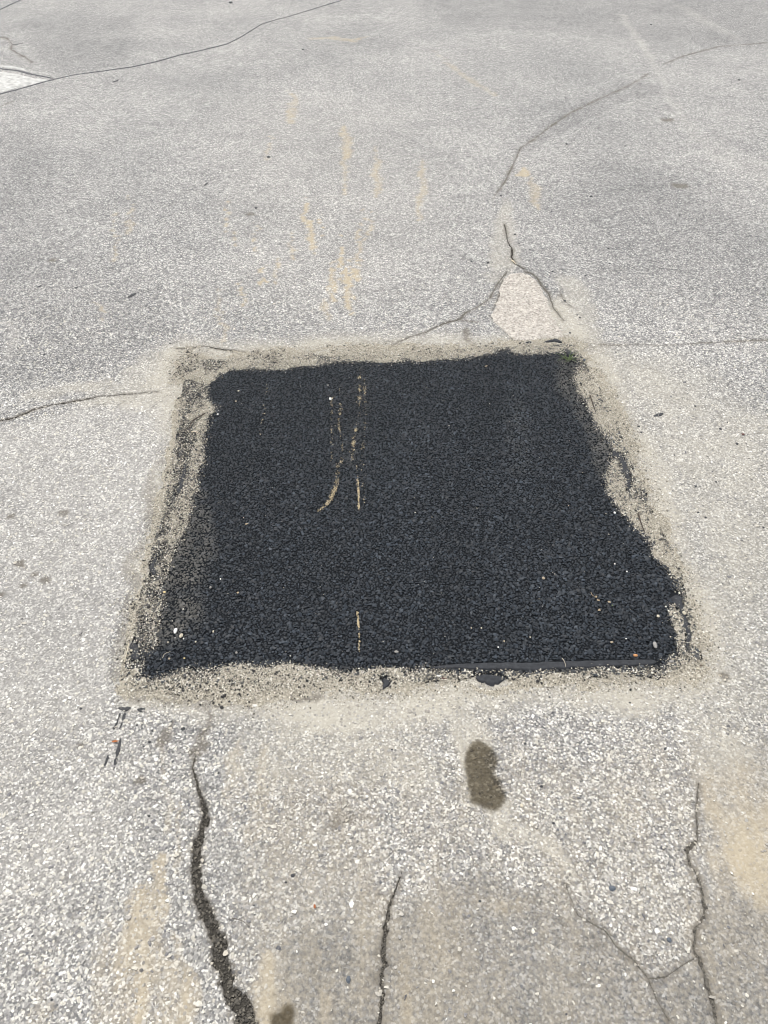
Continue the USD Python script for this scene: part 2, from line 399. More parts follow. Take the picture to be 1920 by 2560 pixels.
    for x, y0, y1, w, v in [(330, 2240, 2640, 34, .6), (380, 2150, 2640, 26, .7), (420, 2420, 2640, 30, .65), (460, 2350, 2640, 16, .5), (650, 2430, 2640, 40, .65), (690, 2330, 2640, 18, .4),
                            (780, 2400, 2640, 16, .45), (590, 1850, 2060, 18, .4), (670, 1870, 2080, 26, .4), (800, 1900, 2100, 20, .35), (250, 2300, 2640, 20, .35), (100, 2430, 2640, 20, .3),
                            (1060, 2300, 2600, 60, .45), (900, 2120, 2300, 24, .35), (820, 2200, 2400, 18, .3), (440, 2000, 2160, 8, .4), (405, 1830, 2080, 8, .35)]:
        h = np.maximum(h, v * stroke(Q, [(x, y0), (x + 8, (y0 + y1) / 2), (x, y1)], [w * .5, w, w], 1.1))
    o["ochre"] = (.95 + .35 * sm((P[:, 1] - 1.8) / 1.5)) * h * streaky * np.clip(.4 + .8 * cloud, 0, 1.1)
    # paler ground
    b = .8 * area(warp(P, .02, 20, 7), [(-200, 1085), (60, 1058), (200, 1022), (420, 1000), (400, 1200), (330, 1400), (285, 1600), (262, 1790), (100, 1850), (-300, 1800)], 14)
    b = np.maximum(b, .55 * area(Q, [(-200, 1750), (280, 1770), (330, 1900), (260, 2200), (-300, 2350)], 120))
    for pts, w, v in [([(1550, 36), (1580, 75), (1605, 110), (1640, 165)], [5, 8, 8, 6], .8), ([(1640, 165), (1665, 235), (1700, 288), (1740, 345), (1790, 400)], [5, 8, 11, 8, 6], .42), ([(1700, 290), (1770, 360), (1830, 400), (1960, 450)], [8, 22, 34, 50], .26),
                      ([(1700, 15), (1790, 70), (1850, 100)], [10, 12, 6], .45), ([(12, 800), (30, 830), (36, 870), (28, 910)], [6, 10, 6, 5], .6), ([(265, 765), (252, 800)], [6, 4], .5)]:
        b = np.maximum(b, v * stroke(Q, pts, w, .9))
    b = np.maximum(b, .35 * area(Q, [(560, 250), (1000, 250), (1150, 500), (1150, 700), (800, 800), (600, 700)], 160))
    o["bleach"] = b * (.7 + .4 * cloud)
    # darker ground
    k = .55 * area(Q, [(1480, 380), (1700, 430), (1960, 620), (1960, 760), (1600, 720), (1400, 560)], 130)
    k = np.maximum(k, .5 * area(Q, [(-200, 300), (110, 330), (160, 480), (60, 620), (-200, 640)], 70))
    k = np.maximum(k, .5 * area(Q, [(-200, 560), (250, 620), (430, 760), (420, 850), (200, 960), (-200, 980)], 80))
    k = np.maximum(k, .45 * area(Q, [(1000, -40), (1960, -40), (1960, 130), (1500, 90), (1100, 60)], 50))
    k = np.maximum(k, .5 * area(Q, [(60, 60), (330, 40), (320, 160), (150, 190), (90, 150)], 26))
    k = np.maximum(k, .85 * area(Q, [(1180, 2150), (1450, 2290), (1620, 2440), (1735, 2400), (1765, 2280), (1960, 2250), (2000, 2700), (640, 2700), (700, 2350), (950, 2280)], 45))
    k = np.maximum(k, .55 * stroke(Q, [(1310, 372), (1400, 310), (1500, 258), (1600, 220)], [16, 26, 26, 30], 1.2) * (Q[:, 1] > 0))
    o["dark"] = k
    # brown-grey grime
    g = .42 * stroke(Q, [(404, 1125), (372, 1275), (350, 1345), (332, 1425), (312, 1545), (290, 1670)], [9, 12, 10, 10, 12, 14], 1.0)
    g = np.maximum(g, .7 * stroke(Q, [(300, 1735), (420, 1745), (560, 1752), (700, 1735), (800, 1738)], [6, 9, 12, 11, 5], 1.2))
    g = np.maximum(g, .75 * stroke(Q, [(425, 1800), (412, 1835), (402, 1860)], [5, 12, 9], 1))
    g = np.maximum(g, .85 * stroke(Q, [(508, 1770), (502, 1840), (498, 1890)], [5, 8, 6], 1.2))
    g = np.maximum(g, .55 * stroke(Q, [(845, 2080), (875, 2062), (900, 2050)], [6, 12, 5], 1.2))
    g = np.maximum(g, .7 * stroke(Q, [(1168, 850), (1174, 838), (1170, 822)], [8, 9, 6], 1.0))
    g = np.maximum(g, .6 * stroke(Q, [(1380, 838), (1386, 822), (1380, 815)], [10, 8, 5], 1.0))
    g2 = 0
    for x, y, q in [(49, 1407, 9), (58, 1416, 5), (84, 1437, 8), (113, 1450, 10), (56, 1465, 7), (159, 1281, 9), (28, 1289, 7), (2, 1486, 7), (203, 1863, 8), (1809, 1690, 9), (130, 650, 7), (625, 535, 8),
                    (1700, 464, 14), (1670, 300, 12), (350, 1950, 9)]:
        g2 = np.maximum(g2, .95 * stroke(warp(P, .006, 70, 9), [(x - q * .4, y), (x + q * .4, y)], q * .9, .6))
    dd, e = crack_depth(P)
    g = np.maximum(g, .85 * sm((.014 - e) / .016) * np.clip(.2 + 1.2 * n2(P, 30, 88, 3), 0, 1))
    o["grime"] = np.maximum(g * (.35 + .75 * cloud), g2)
    # share of big pale stones showing
    a = .55 + .45 * area(Q, [(-300, 1700), (500, 1780), (520, 2000), (480, 2200), (420, 2640), (-300, 2640)], 60)
    a = np.maximum(a, 1.0 * area(Q, [(1290, 1760), (1500, 1780), (1720, 1800), (1735, 2050), (1725, 2400), (1630, 2430), (1420, 2230), (1290, 2060)], 25))
    a = np.maximum(a, .85 * area(Q, [(600, 1900), (1280, 1830), (1300, 2080), (1000, 2180), (640, 2150)], 60))
    a = a * (1 - .66 * area(Q, [(1180, 2150), (1450, 2290), (1620, 2440), (1735, 2400), (1765, 2280), (1760, 1900), (2000, 1800), (2000, 2700), (620, 2700), (680, 2380), (950, 2260)], 35))
    a = a * (1 - .5 * area(Q, [(560, 2100), (930, 2130), (960, 2640), (640, 2640)], 40))
    o["rough"] = np.clip(a, 0, 1)
    return o


# ------------------------------------------------------------------ materials
def attr(n, k):
    n["a_" + k] = ("attribute", {"attribute": k})


def mat_old_asphalt():
    n = {"tc": ("geometry", {})}
    for k in ("dust", "ochre", "bleach", "dark", "grime", "rough"):
        attr(n, k)
    n |= {
        "wn": ("noise_texture", {"scale": 160.0, "detail": 2.0}),
        "wadd": ("mix_vector", {"fac": (0.0025)}),
        "v1": ("voronoi_texture", {"scale": 120.0, "feature": "f1", "randomness": 1.0}),
        "v2": ("voronoi_texture", {"scale": 270.0, "feature": "f1", "randomness": 1.0}),
        "s1": ("separate_color", {}), "s2": ("separate_color", {}),
        # coarse stones: which cells carry a stone, and its tone
        "st1": ("rgb_ramp", {"ramp": [(0, (.10, .10, .105)), (.08, (.17, .17, .172)), (.3, (.25, .247, .243)), (.6, (.36, .35, .33)), (.85, (.52, .50, .46)), (1, (.68, .66, .62))]}),
        "sh1": ("map_range", {"from_min": .42, "from_max": .30, "to_min": 0.0, "to_max": 1.0, "clamp": True}),
        "on1": ("math", {"math_type": "greater_than", "value2": .42}),
        "m1a": ("math", {"math_type": "multiply"}),
        "rg": ("map_range", {"from_min": .15, "from_max": .55, "to_min": 0.42, "to_max": 1.0, "clamp": True}),
        "m1": ("math", {"math_type": "multiply"}),
        "rg2": ("map_range", {"from_min": .15, "from_max": .5, "to_min": .52, "to_max": 0.0, "clamp": True}),
        "flat": ("mix_color", {"b": (.19, .18, .165)}),
        "st2": ("rgb_ramp", {"ramp": [(0, (.09, .09, .093)), (.3, (.155, .153, .152)), (.6, (.235, .231, .225)), (.85, (.42, .41, .385)), (1, (.66, .645, .61))]}),
        "c1": ("mix_color", {}),
        "n3": ("noise_texture", {"scale": 1.3, "detail": 6.0, "roughness": .62}),
        "r3": ("rgb_ramp", {"ramp": [(.3, (.92, .925, .93)), (.7, (1.27, 1.26, 1.25))]}),
        "c2": ("mix_color", {"blend_type": "multiply", "fac": 1.0, "use_clamp": False}),
        "n4": ("noise_texture", {"scale": 46.0, "detail": 5.0, "roughness": .7}),
        "r4": ("rgb_ramp", {"ramp": [(.3, (.72, .72, .725)), (.7, (1.28, 1.28, 1.27))]}),
        "c2b": ("mix_color", {"blend_type": "multiply", "fac": 1.0, "use_clamp": False}),
        # dark and pale ground
        "n5": ("noise_texture", {"scale": 11.0, "detail": 5.0, "roughness": .75}),
        "r5": ("rgb_ramp", {"ramp": [(.32, (.88, .88, .885)), (.68, (1.14, 1.14, 1.14))]}),
        "c2c": ("mix_color", {"blend_type": "multiply", "fac": 1.0, "use_clamp": False}),
        "dk": ("math", {"math_type": "multiply", "value2": .8}),
        "c3": ("mix_color", {"blend_type": "multiply", "b": (.62, .625, .64)}),
        "bl": ("math", {"math_type": "multiply", "value2": .36}),
        "c4": ("mix_color", {"b": (.46, .437, .40)}),
        # ochre film and cream dust, both broken up by the relief
        "nf": ("noise_texture", {"scale": 120.0, "detail": 4.0, "roughness": .7}),
        "fo": ("math", {"math_type": "multiply_add", "value2": 1.0}),
        "fo2": ("map_range", {"from_min": .62, "from_max": 1.5, "to_min": 0.0, "to_max": .8, "clamp": True}),
        "c5": ("mix_color", {"b": (.42, .35, .24)}),
        "fd": ("math", {"math_type": "multiply_add", "value2": 1.0}),
        "fd2": ("map_range", {"from_min": .6, "from_max": 1.5, "to_min": 0.0, "to_max": .85, "clamp": True}),
        "c6": ("mix_color", {"b": (.44, .41, .345)}),
        "nost": ("math", {"math_type": "multiply_add", "value2": -.6, "value3": 1.0}), "fd3": ("math", {"math_type": "multiply"}), "fo3": ("math", {"math_type": "multiply"}),
        "fg": ("math", {"math_type": "multiply_add", "value2": 1.0}),
        "fg2": ("map_range", {"from_min": .6, "from_max": 1.5, "to_min": 0.0, "to_max": .8, "clamp": True}),
        "c7": ("mix_color", {"b": (.12, .105, .085)}),
        "hb": ("math", {"math_type": "multiply_add", "value2": .5}),
        "bp": ("bump", {"strength": .55, "distance": .003}),
        "p": ("principled_bsdf", {"roughness": .85, "specular_ior_level": .3}),
    }
    L = [("tc.position", "wn.vector"), ("tc.position", "wadd.a"), ("wn.color", "wadd.b"), ("wadd.result", "v1.vector"), ("wadd.result", "v2.vector"),
         ("v1.color", "s1.color"), ("v2.color", "s2.color"), ("s1.r", "st1.fac"), ("v1.distance", "sh1.value"), ("s1.g", "on1.value1"),
         ("sh1.result", "m1a.value1"), ("on1.value", "m1a.value2"), ("m1a.value", "m1.value1"), ("a_rough.fac", "rg.value"), ("rg.result", "m1.value2"), ("s2.r", "st2.fac"), ("m1.value", "c1.fac"),
         ("a_rough.fac", "rg2.value"), ("rg2.result", "flat.fac"), ("st2.color", "flat.a"), ("flat.result", "c1.a"), ("st1.color", "c1.b"),
         ("tc.position", "n3.vector"), ("n3.fac", "r3.fac"), ("c1.result", "c2.a"), ("r3.color", "c2.b"),
         ("tc.position", "n4.vector"), ("n4.fac", "r4.fac"), ("c2.result", "c2b.a"), ("r4.color", "c2b.b"),
         ("a_dark.fac", "dk.value1"), ("dk.value", "c3.fac"), ("tc.position", "n5.vector"), ("n5.fac", "r5.fac"), ("c2b.result", "c2c.a"), ("r5.color", "c2c.b"), ("c2c.result", "c3.a"), ("a_bleach.fac", "bl.value1"), ("bl.value", "c4.fac"), ("c3.result", "c4.a"),
         ("tc.position", "nf.vector"), ("a_ochre.fac", "fo.value1"), ("nf.fac", "fo.value3"), ("fo.value", "fo2.value"), ("fo2.result", "fo3.value1"), ("nost.value", "fo3.value2"), ("fo3.value", "c5.fac"), ("c4.result", "c5.a"),
         ("a_dust.fac", "fd.value1"), ("nf.fac", "fd.value3"), ("fd.value", "fd2.value"), ("m1.value", "nost.value1"), ("fd2.result", "fd3.value1"), ("nost.value", "fd3.value2"), ("fd3.value", "c6.fac"), ("c5.result", "c6.a"),
         ("a_grime.fac", "fg.value1"), ("nf.fac", "fg.value3"), ("fg.value", "fg2.value"), ("fg2.result", "c7.fac"), ("c6.result", "c7.a"),
         ("c7.result", "p.base_color"), ("m1.value", "hb.value1"), ("nf.fac", "hb.value3"), ("hb.value", "bp.height"), ("bp.normal", "p.normal")]
    return usdkit.material(stage, "/World/Looks/old_asphalt", n, L, surface="p.BSDF")


def mat_stone(name, ramp, dust_color, rough=.8, spec=.3, grain=300.0, amount=.35):
    """stones: tone from the attribute tint, a film of dust from the attribute dust"""
    n = {"tc": ("geometry", {}), "rp": ("rgb_ramp", {"ramp": ramp}), "nz": ("noise_texture", {"scale": grain, "detail": 3.0, "roughness": .65}),
         "r2": ("rgb_ramp", {"ramp": [(.25, (1 - amount,) * 3), (.75, (1 + amount,) * 3)]}), "c1": ("mix_color", {"blend_type": "multiply", "fac": 1.0, "use_clamp": False}),
         "fd": ("math", {"math_type": "multiply_add", "value2": 1.0}), "fd2": ("map_range", {"from_min": .68, "from_max": 1.6, "to_min": 0.0, "to_max": .85, "clamp": True}),
         "c2": ("mix_color", {"b": dust_color}), "p": ("principled_bsdf", {"roughness": rough, "specular_ior_level": spec})}
    attr(n, "tint"), attr(n, "dust")
    return usdkit.material(stage, "/World/Looks/" + name, n, [
        ("a_tint.fac", "rp.fac"), ("tc.position", "nz.vector"), ("nz.fac", "r2.fac"), ("rp.color", "c1.a"), ("r2.color", "c1.b"),
        ("a_dust.fac", "fd.value1"), ("nz.fac", "fd.value3"), ("fd.value", "fd2.value"), ("fd2.result", "c2.fac"), ("c1.result", "c2.a"), ("c2.result", "p.base_color")], surface="p.BSDF")


def mat_plain(name, a, b, scale=120.0, rough=.85, spec=.3, bump=.4, dist=.002, detail=4.0):
    """two tones mixed by noise, with a fine relief"""
    return usdkit.material(stage, "/World/Looks/" + name, {
        "tc": ("geometry", {}), "nz": ("noise_texture", {"scale": scale, "detail": detail, "roughness": .68}),
        "rp": ("rgb_ramp", {"ramp": [(.3, a), (.7, b)]}), "bp": ("bump", {"strength": bump, "distance": dist}),
        "p": ("principled_bsdf", {"roughness": rough, "specular_ior_level": spec})},
        [("tc.position", "nz.vector"), ("nz.fac", "rp.fac"), ("rp.color", "p.base_color"), ("nz.fac", "bp.height"), ("bp.normal", "p.normal")], surface="p.BSDF")


M_OLD = mat_old_asphalt()
M_STONE = mat_stone("pale_aggregate", [(0, (.08, .08, .09)), (.06, (.15, .15, .16)), (.16, (.26, .25, .245)), (.38, (.37, .355, .33)), (.58, (.49, .46, .40)), (.76, (.60, .57, .50)), (.9, (.70, .685, .63)), (1, (.78, .77, .74))],
                    (.38, .335, .26))
M_BLACK = mat_stone("black_aggregate", [(0, (.0045, .0068, .0105)), (.3, (.0098, .0140, .0200)), (.75, (.0198, .0270, .0372)), (1, (.046, .058, .075))], (.17, .158, .135), rough=.58, spec=.42, grain=420.0)
M_BINDER = mat_plain("black_binder", (.0055, .0068, .0085), (.0125, .0148, .018), 300.0, .85, .15, .6)
M_TAR = mat_plain("smooth_tar", (.022, .024, .028), (.046, .049, .055), 90.0, .75, .25, .4)
M_SEAL = mat_plain("weathered_sealant", (.045, .046, .052), (.085, .087, .096), 60.0, .6, .35, .25)
M_SAND = mat_plain("sand", (.18, .162, .128), (.56, .515, .425), 210.0, .95, .1, .8, .003)
M_GRAIN = mat_stone("sand_grain", [(0, (.06, .055, .048)), (.2, (.15, .135, .11)), (.45, (.34, .31, .25)), (.75, (.50, .465, .385)), (1, (.74, .71, .64))], (.4, .35, .27), amount=.2)
M_YSAND = mat_stone("yellow_sand_grain", [(0, (.26, .20, .11)), (.5, (.47, .385, .24)), (1, (.62, .53, .36))], (.4, .35, .27), amount=.2)
M_CRACK = mat_plain("crack_grit", (.022, .020, .018), (.085, .078, .066), 230.0, .9, .15, .8, .003)
M_CRACK2 = mat_plain("crack_dirt", (.075, .069, .06), (.20, .187, .16), 260.0, .9, .15, .8, .003)
M_WHITE = mat_plain("white_concrete", (.30, .295, .28), (.66, .655, .63), 30.0, .9, .2, .5, .003, 6.0)
M_DARKBIT = mat_plain("black_crumb", (.015, .015, .016), (.045, .043, .042), 300.0, .8, .3)

# ------------------------------------------------------------------ pavement: one sheet to the horizon, fine where it is seen near
AP = np.array([0.0, -0.8])
dth = 0.0041
th = np.arange(-.80, .80, dth)
lr = np.arange(math.log(.75), math.log(14.0), dth)
TH, LR = np.meshgrid(th, lr)
TH = TH + rng.uniform(-.3, .3, TH.shape) * dth
LR = LR + rng.uniform(-.3, .3, LR.shape) * dth
base = np.column_stack([np.exp(LR.ravel()) * np.sin(TH.ravel()), np.exp(LR.ravel()) * np.cos(TH.ravel())]) + AP
base = base[crack_depth(base)[1] > .0012]
rows = []
for c, wl, wr, nrm in CRK:
    step = np.clip(np.sqrt((wl + wr) * .001), .0016, .004)
    pick, at = [], -1e9
    s = np.arange(len(c)) * .002
    for j in range(len(c)):
        if s[j] - at >= step[j]:
            pick.append(j)
            at = s[j]
    for o in (-1.15, -.97, -.6, 0, .6, .97, 1.15):
        off = o * (wl if o > 0 else wr)[pick] + np.sign(o) * (.0006 if abs(o) > 1.1 else 0)
        rows.append(c[pick] + nrm[pick] * off[:, None] + rng.normal(0, .00012, (len(pick), 2)))
b, _, _ = dense(np.array(PATCH_IN.exterior.coords), np.zeros(len(PATCH_IN.exterior.coords)), .008)
ang = np.linspace(0, 2 * np.pi, 48, endpoint=False)
ring = [np.column_stack([r * np.sin(ang + k), r * np.cos(ang + k)]) for k, r in enumerate([22, 40, 75, 140, 260])]
back = np.column_stack([g.ravel() for g in np.meshgrid(np.linspace(-12, 12, 25), np.linspace(-12, 14, 27))])
rel = back - AP
keep = (np.abs(np.arctan2(rel[:, 0], rel[:, 1])) > .84) | (np.hypot(*rel.T) > 14.5) | (np.hypot(*rel.T) < .7)
P = np.vstack([base, *rows, b, back[keep], *ring])
tri = Delaunay(P).simplices
a = P[tri]
e1, e2 = a[:, 1] - a[:, 0], a[:, 2] - a[:, 0]
area2 = e1[:, 0] * e2[:, 1] - e1[:, 1] * e2[:, 0]
tri[area2 < 0] = tri[area2 < 0][:, ::-1]
tri = tri[np.abs(area2) > 1e-12]
PZ = ground_z(P)
F_PAV = fields(P)
pav = thing("pavement", kind="structure")
obj("surface", (np.column_stack([P, PZ]), tri), M_OLD, pav, smooth=True, attrs={k: F_PAV[k] for k in ("dust", "ochre", "bleach", "dark", "grime", "rough")})

# pale stones of the worn surface, as far as they can be told apart
def hexgrid(x0, x1, y0, y1, s, jitter, seed):
    r = np.random.default_rng(seed)
    gx, gy = np.meshgrid(np.arange(x0, x1, s), np.arange(y0, y1, s * .866))
    gx = gx + (np.arange(gx.shape[0]) % 2)[:, None] * s / 2
    p = np.column_stack([gx.ravel(), gy.ravel()])
    return p + r.uniform(-jitter, jitter, p.shape) * s


G = hexgrid(-1.9, 1.9, .2, 3.0, .0088, .42, 1)
r = np.random.default_rng(2)
in_view = np.abs(G[:, 0]) < (G[:, 1] * CP + CAM_H * SP) * .5 + .12
G = G[in_view & ~shapely.contains_xy(PATCH_POLY, G[:, 0], G[:, 1])]
fg = fields(G)
sc = sand_cover(G)
fade = np.clip((3.0 - G[:, 1]) / 1.0, 0, 1)
prob = fg["rough"] * (.80 - .12 * fg["bleach"]) * fade * (1 - .55 * fg["dust"]) * (1 - .5 * fg["ochre"]) * (sc < .42)
_, edge = crack_depth(G)
ok = (r.uniform(size=len(G)) < prob) & (edge > -.0004)
G, fg = G[ok], {k: v[ok] for k, v in fg.items()}
n = len(G)
rad = np.clip(r.lognormal(math.log(.00255), .38, n), .0013, .0062)
size = np.column_stack([rad * r.uniform(1.0, 1.5, n), rad * r.uniform(.7, 1.0, n), rad * r.uniform(.30, .5, n)])
tint = np.clip(r.beta(1.5, 1.35, n) - .06 * fg["dark"] + .12 * fg["bleach"], 0, 1)
pos = np.column_stack([G, flat_z(G) + .0004 - .1 * size[:, 2] + .0003])
yaw = r.uniform(0, 2 * np.pi, n)
px = np.column_stack([CX + FPX * pos[:, 0] / (pos[:, 1] * CP + CAM_H * SP), pos[:, 1]])
show = (px[:, 0] > 20) & (px[:, 0] < 1900) & (pos[:, 1] > .33)
split_stones(pav, "aggregate_stone", "aggregate", M_STONE, pos, size, yaw, SHAPES, {"tint": tint, "dust": fg["dust"] * .5 + fg["ochre"] * .35 + fg["grime"] * .6}, show, 100)

# ------------------------------------------------------------------ the black patch
patch = thing("asphalt_patch", label="square patch of fresh black coarse asphalt let into the worn grey pavement", cat="asphalt patch")
bb = PATCH_POLY.bounds
GP = hexgrid(bb[0] - .02, bb[2] + .02, bb[1] - .02, bb[3] + .02, .012, .0, 3)
GP = GP[shapely.contains_xy(PATCH_POLY, GP[:, 0], GP[:, 1])]
edge_pts, _, _ = dense(np.array(PATCH_POLY.exterior.coords), np.zeros(len(PATCH_POLY.exterior.coords)), .012)
PB = np.vstack([GP, edge_pts])
tb = Delaunay(PB).simplices
cen = PB[tb].mean(1)
tb = tb[shapely.contains_xy(PATCH_POLY, cen[:, 0], cen[:, 1])]
e1, e2 = PB[tb][:, 1] - PB[tb][:, 0], PB[tb][:, 2] - PB[tb][:, 0]
flip = e1[:, 0] * e2[:, 1] - e1[:, 1] * e2[:, 0] < 0
tb[flip] = tb[flip][:, ::-1]
obj("binder", (np.column_stack([PB, flat_z(PB) + .0012 + .002 * (n2(PB, 70, 8) - .5)]), tb), M_BINDER, patch, smooth=True)

G = hexgrid(bb[0], bb[2], bb[1], bb[3], .0070, .38, 4)
G = G[shapely.contains_xy(PATCH_POLY.buffer(-.004), G[:, 0], G[:, 1])]
r = np.random.default_rng(5)
n = len(G)
Q = warp(G, .015, 25, 1)
near_edge = 1 - area(Q, INNER, 34)
tar_here = np.zeros(n)
BANDS = [([(1075, 1672), (1130, 1668), (1200, 1667), (1350, 1667), (1501, 1661), (1640, 1657)], [3, 7, 11, 13, 10.5, 9])] + TAR
for pts, hw in BANDS:
    tar_here = np.maximum(tar_here, stroke(G, pts, hw, .25))
dusty = stroke(Q, [(470, 1250), (455, 1350), (430, 1450), (425, 1550)], [26, 48, 50, 46], 1.6) * .6
dusty = np.maximum(dusty, .5 * stroke(Q, [(1440, 900), (1430, 960), (1450, 1000), (1500, 1090), (1520, 1180)], [24, 26, 22, 20, 20], 1.6))
dusty = np.maximum(dusty, .22 * stroke(Q, [(1285, 980), (1290, 1080), (1295, 1180)], [16, 24, 18], 1.6))
for x0, y0, x1, y1, w, v in [(900, 925, 897, 1060, 12, .6), (895, 1060, 884, 1160, 14, .6), (872, 980, 870, 1240, 10, .5), (850, 960, 845, 1120, 8, .45), (830, 980, 828, 1190, 9, .5), (668, 950, 655, 1100, 6, .45), (630, 1150, 625, 1260, 7, .4),
                             (1035, 960, 1045, 1060, 8, .35), (915, 930, 912, 1250, 8, .4), (945, 1000, 948, 1180, 8, .25)]:
    dusty = np.maximum(dusty, v * .38 * stroke(Q, [(x0, y0), (x1, y1)], w * .8, 1.3))
dust = np.clip(np.maximum(dusty, near_edge * .5) * np.clip(.2 + 1.5 * n2(G, 30, 71, 4), 0, 1.3) + .1 * (n2(G, 40, 6, 2) - .5), 0, 1)
rad = np.clip(r.lognormal(math.log(.0039), .27, n), .0019, .0072)
coarse = np.clip(.5 + .55 * G[:, 0] + .55 * (1.45 - G[:, 1]), 0, 1)
rad = rad * (.74 + .26 * n2(G, 6, 3, 2) + .2 * coarse)
size = np.column_stack([rad * r.uniform(1.0, 1.35, n), rad * r.uniform(.75, 1.0, n), rad * r.uniform(.55, .8, n)])
pos = np.column_stack([G, flat_z(G) + .0022 + r.normal(0, .0006, n)])
ok = tar_here < .5
tint = np.clip(r.beta(1.5, 2.0, n) + .30 * (n2(G * [5.5, 1.3], 1, 5, 3) - .5) + .22 * (n2(G, 13, 7, 3) - .5) + .16 * stroke(G, [(1285, 960), (1290, 1080), (1300, 1230)], [16, 26, 20], 1.0), 0, 1)
px = CX + FPX * G[:, 0] / (G[:, 1] * CP + CAM_H * SP)
inner_poly = Polygon(ground(INNER)).buffer(0)
show = shapely.contains_xy(inner_poly, G[:, 0], G[:, 1])
split_stones(patch, "stone", "stones", M_BLACK, pos[ok], size[ok], r.uniform(0, 6.28, n)[ok], SHAPES, {"tint": tint[ok], "dust": dust[ok]}, show[ok], 500)


def ribbon(pts, hw, z, seed, across=5, step=.004, rough=.35, thick=.0012, ragged=60.0, broken=0.0):
    """a low strip with ragged edges that lies on the ground, its edges turned down"""
    xy, w = line(pts, hw)
    c, w, s = dense(xy, w, step)
    t = np.gradient(c, axis=0)
    t /= np.linalg.norm(t, axis=1, keepdims=True) + 1e-9
    nr = np.column_stack([-t[:, 1], t[:, 0]])
    ss = np.column_stack([s, s * 0])
    if broken:
        w = w * np.clip(3.4 * n2(ss, 75, seed + 61, 2) - .85, .04, 1.15)
    l = w * (1 + rough * 2 * (n2(ss, ragged, seed, 3) - .5))
    rr = w * (1 + rough * 2 * (n2(ss, ragged, seed + 7, 3) - .5))
    taper = np.clip(np.minimum(s, s[-1] - s) / (1.2 * w.mean() + 1e-6), 0.02, 1) ** .5
    o = np.linspace(-1, 1, across)
    rows = []
    for q in o:
        off = np.where(q < 0, q * l, q * rr) * taper
        p = c + nr * off[:, None]
        zz = flat_z(p) + z + thick * (1 - abs(q) ** 4) - (.004 if abs(q) == 1 else 0) + .0008 * (n2(p, 120, seed + 3, 2) - .5)
        rows.append(np.column_stack([p, zz]))
    v = np.stack(rows, 1).reshape(-1, 3)
    m = across
    ii = np.arange(len(c) - 1)[:, None] * m + np.arange(m - 1)[None]
    f = np.stack([ii, ii + 1, ii + m + 1, ii + m], -1).reshape(-1, 4)[:, ::-1]
    return v, f


for k, (pts, hw) in enumerate(BANDS):
    obj("tar_band" if k == 0 else "tar_smear", ribbon(pts, hw, .0042 if k == 0 else .0040, 40 + k, 9, .004, .35 if k == 0 else .8, .0003, 60.0 if k == 0 else 110.0), M_TAR, patch, smooth=True,
        label="smooth black tar band along the lower right edge of the patch" if k == 0 else None)

# ------------------------------------------------------------------ sand swept along the edge of the patch
s = .0036
gx, gy = np.arange(-1.05, 1.05, s), np.arange(.82, 2.45, s)
X, Y = np.meshgrid(gx, gy)
GS = np.column_stack([X.ravel(), Y.ravel()]) + np.random.default_rng(8).uniform(-.3, .3, (X.size, 2)) * s
SC = np.zeros(len(GS))
op = Polygon(ground(OUTER)).buffer(.10)
cand = shapely.contains_xy(op, GS[:, 0], GS[:, 1])
SC[cand] = sand_cover(GS[cand])
fine = n2(GS, 150, 14, 2) - .5
mid = n2(GS, 38, 15, 3) - .5
SZ = flat_z(GS) - .0040 + .0092 * SC + .0050 * fine + .0055 * mid * np.clip(SC * 1.4, 0, 1)
idx = np.arange(X.size).reshape(X.shape)
q = np.stack([idx[:-1, :-1], idx[:-1, 1:], idx[1:, 1:], idx[1:, :-1]], -1).reshape(-1, 4)
q = q[(SC[q].max(1) > .12)]
used = np.unique(q)
mp = np.zeros(X.size, int)
mp[used] = np.arange(len(used))
sand = thing("swept_sand", label="tan sand and grit swept along all four edges of the black asphalt patch", cat="sand", kind="stuff")
obj("sand_bed", (np.column_stack([GS, SZ])[used], mp[q]), M_SAND, sand, smooth=True, kind="stuff")
r = np.random.default_rng(9)
HAL = np.zeros(len(GS))
cand = shapely.contains_xy(Polygon(ground(OUTER)).buffer(.16), GS[:, 0], GS[:, 1])
HAL[cand] = area(warp(GS[cand], .03, 14, 18), OUTER, 75) * (1 - area(GS[cand], INNER, 22))
w = .9 * np.clip(SC - .15, 0, 1) + .55 * np.clip(HAL, 0, 1) ** 1.6 * np.clip(.2 + n2(GS, 30, 19, 3), 0, 1)
w = w + .16 * np.clip(HAL, 0, 1) * np.clip(n2(GS, 22, 57, 3) - .35, 0, 1) * (GS[:, 0] < .62)
rim = stroke(GS, [(455, 980), (440, 1080), (410, 1220), (368, 1380), (330, 1540), (300, 1690)], 12, 2.2)
w = w + .10 * rim * np.clip(n2(GS, 40, 58, 3) - .3, 0, 1)
pick = r.choice(len(GS), 85000, p=w / w.sum())
gp = GS[pick] + r.uniform(-.002, .002, (len(pick), 2))
on_patch = shapely.contains_xy(PATCH_POLY, gp[:, 0], gp[:, 1])
gz = np.maximum(SZ[pick], flat_z(gp) + np.where(on_patch, .0035, .0004))
gr = np.clip(r.lognormal(math.log(.00140), .38, len(pick)), .0006, .0034)
gsize = np.column_stack([gr * r.uniform(1, 1.5, len(gr)), gr, gr * .7])
V, F, I = scatter(GRAINS, np.column_stack([gp, gz + .0003]), gsize, r.uniform(0, 6.28, len(gr)), 10)
gt = r.beta(1.1, 1.0, len(gr))
obj("grain", (V, F), M_GRAIN, sand, attrs={"tint": gt[I], "dust": np.zeros(len(V))}, kind="stuff")

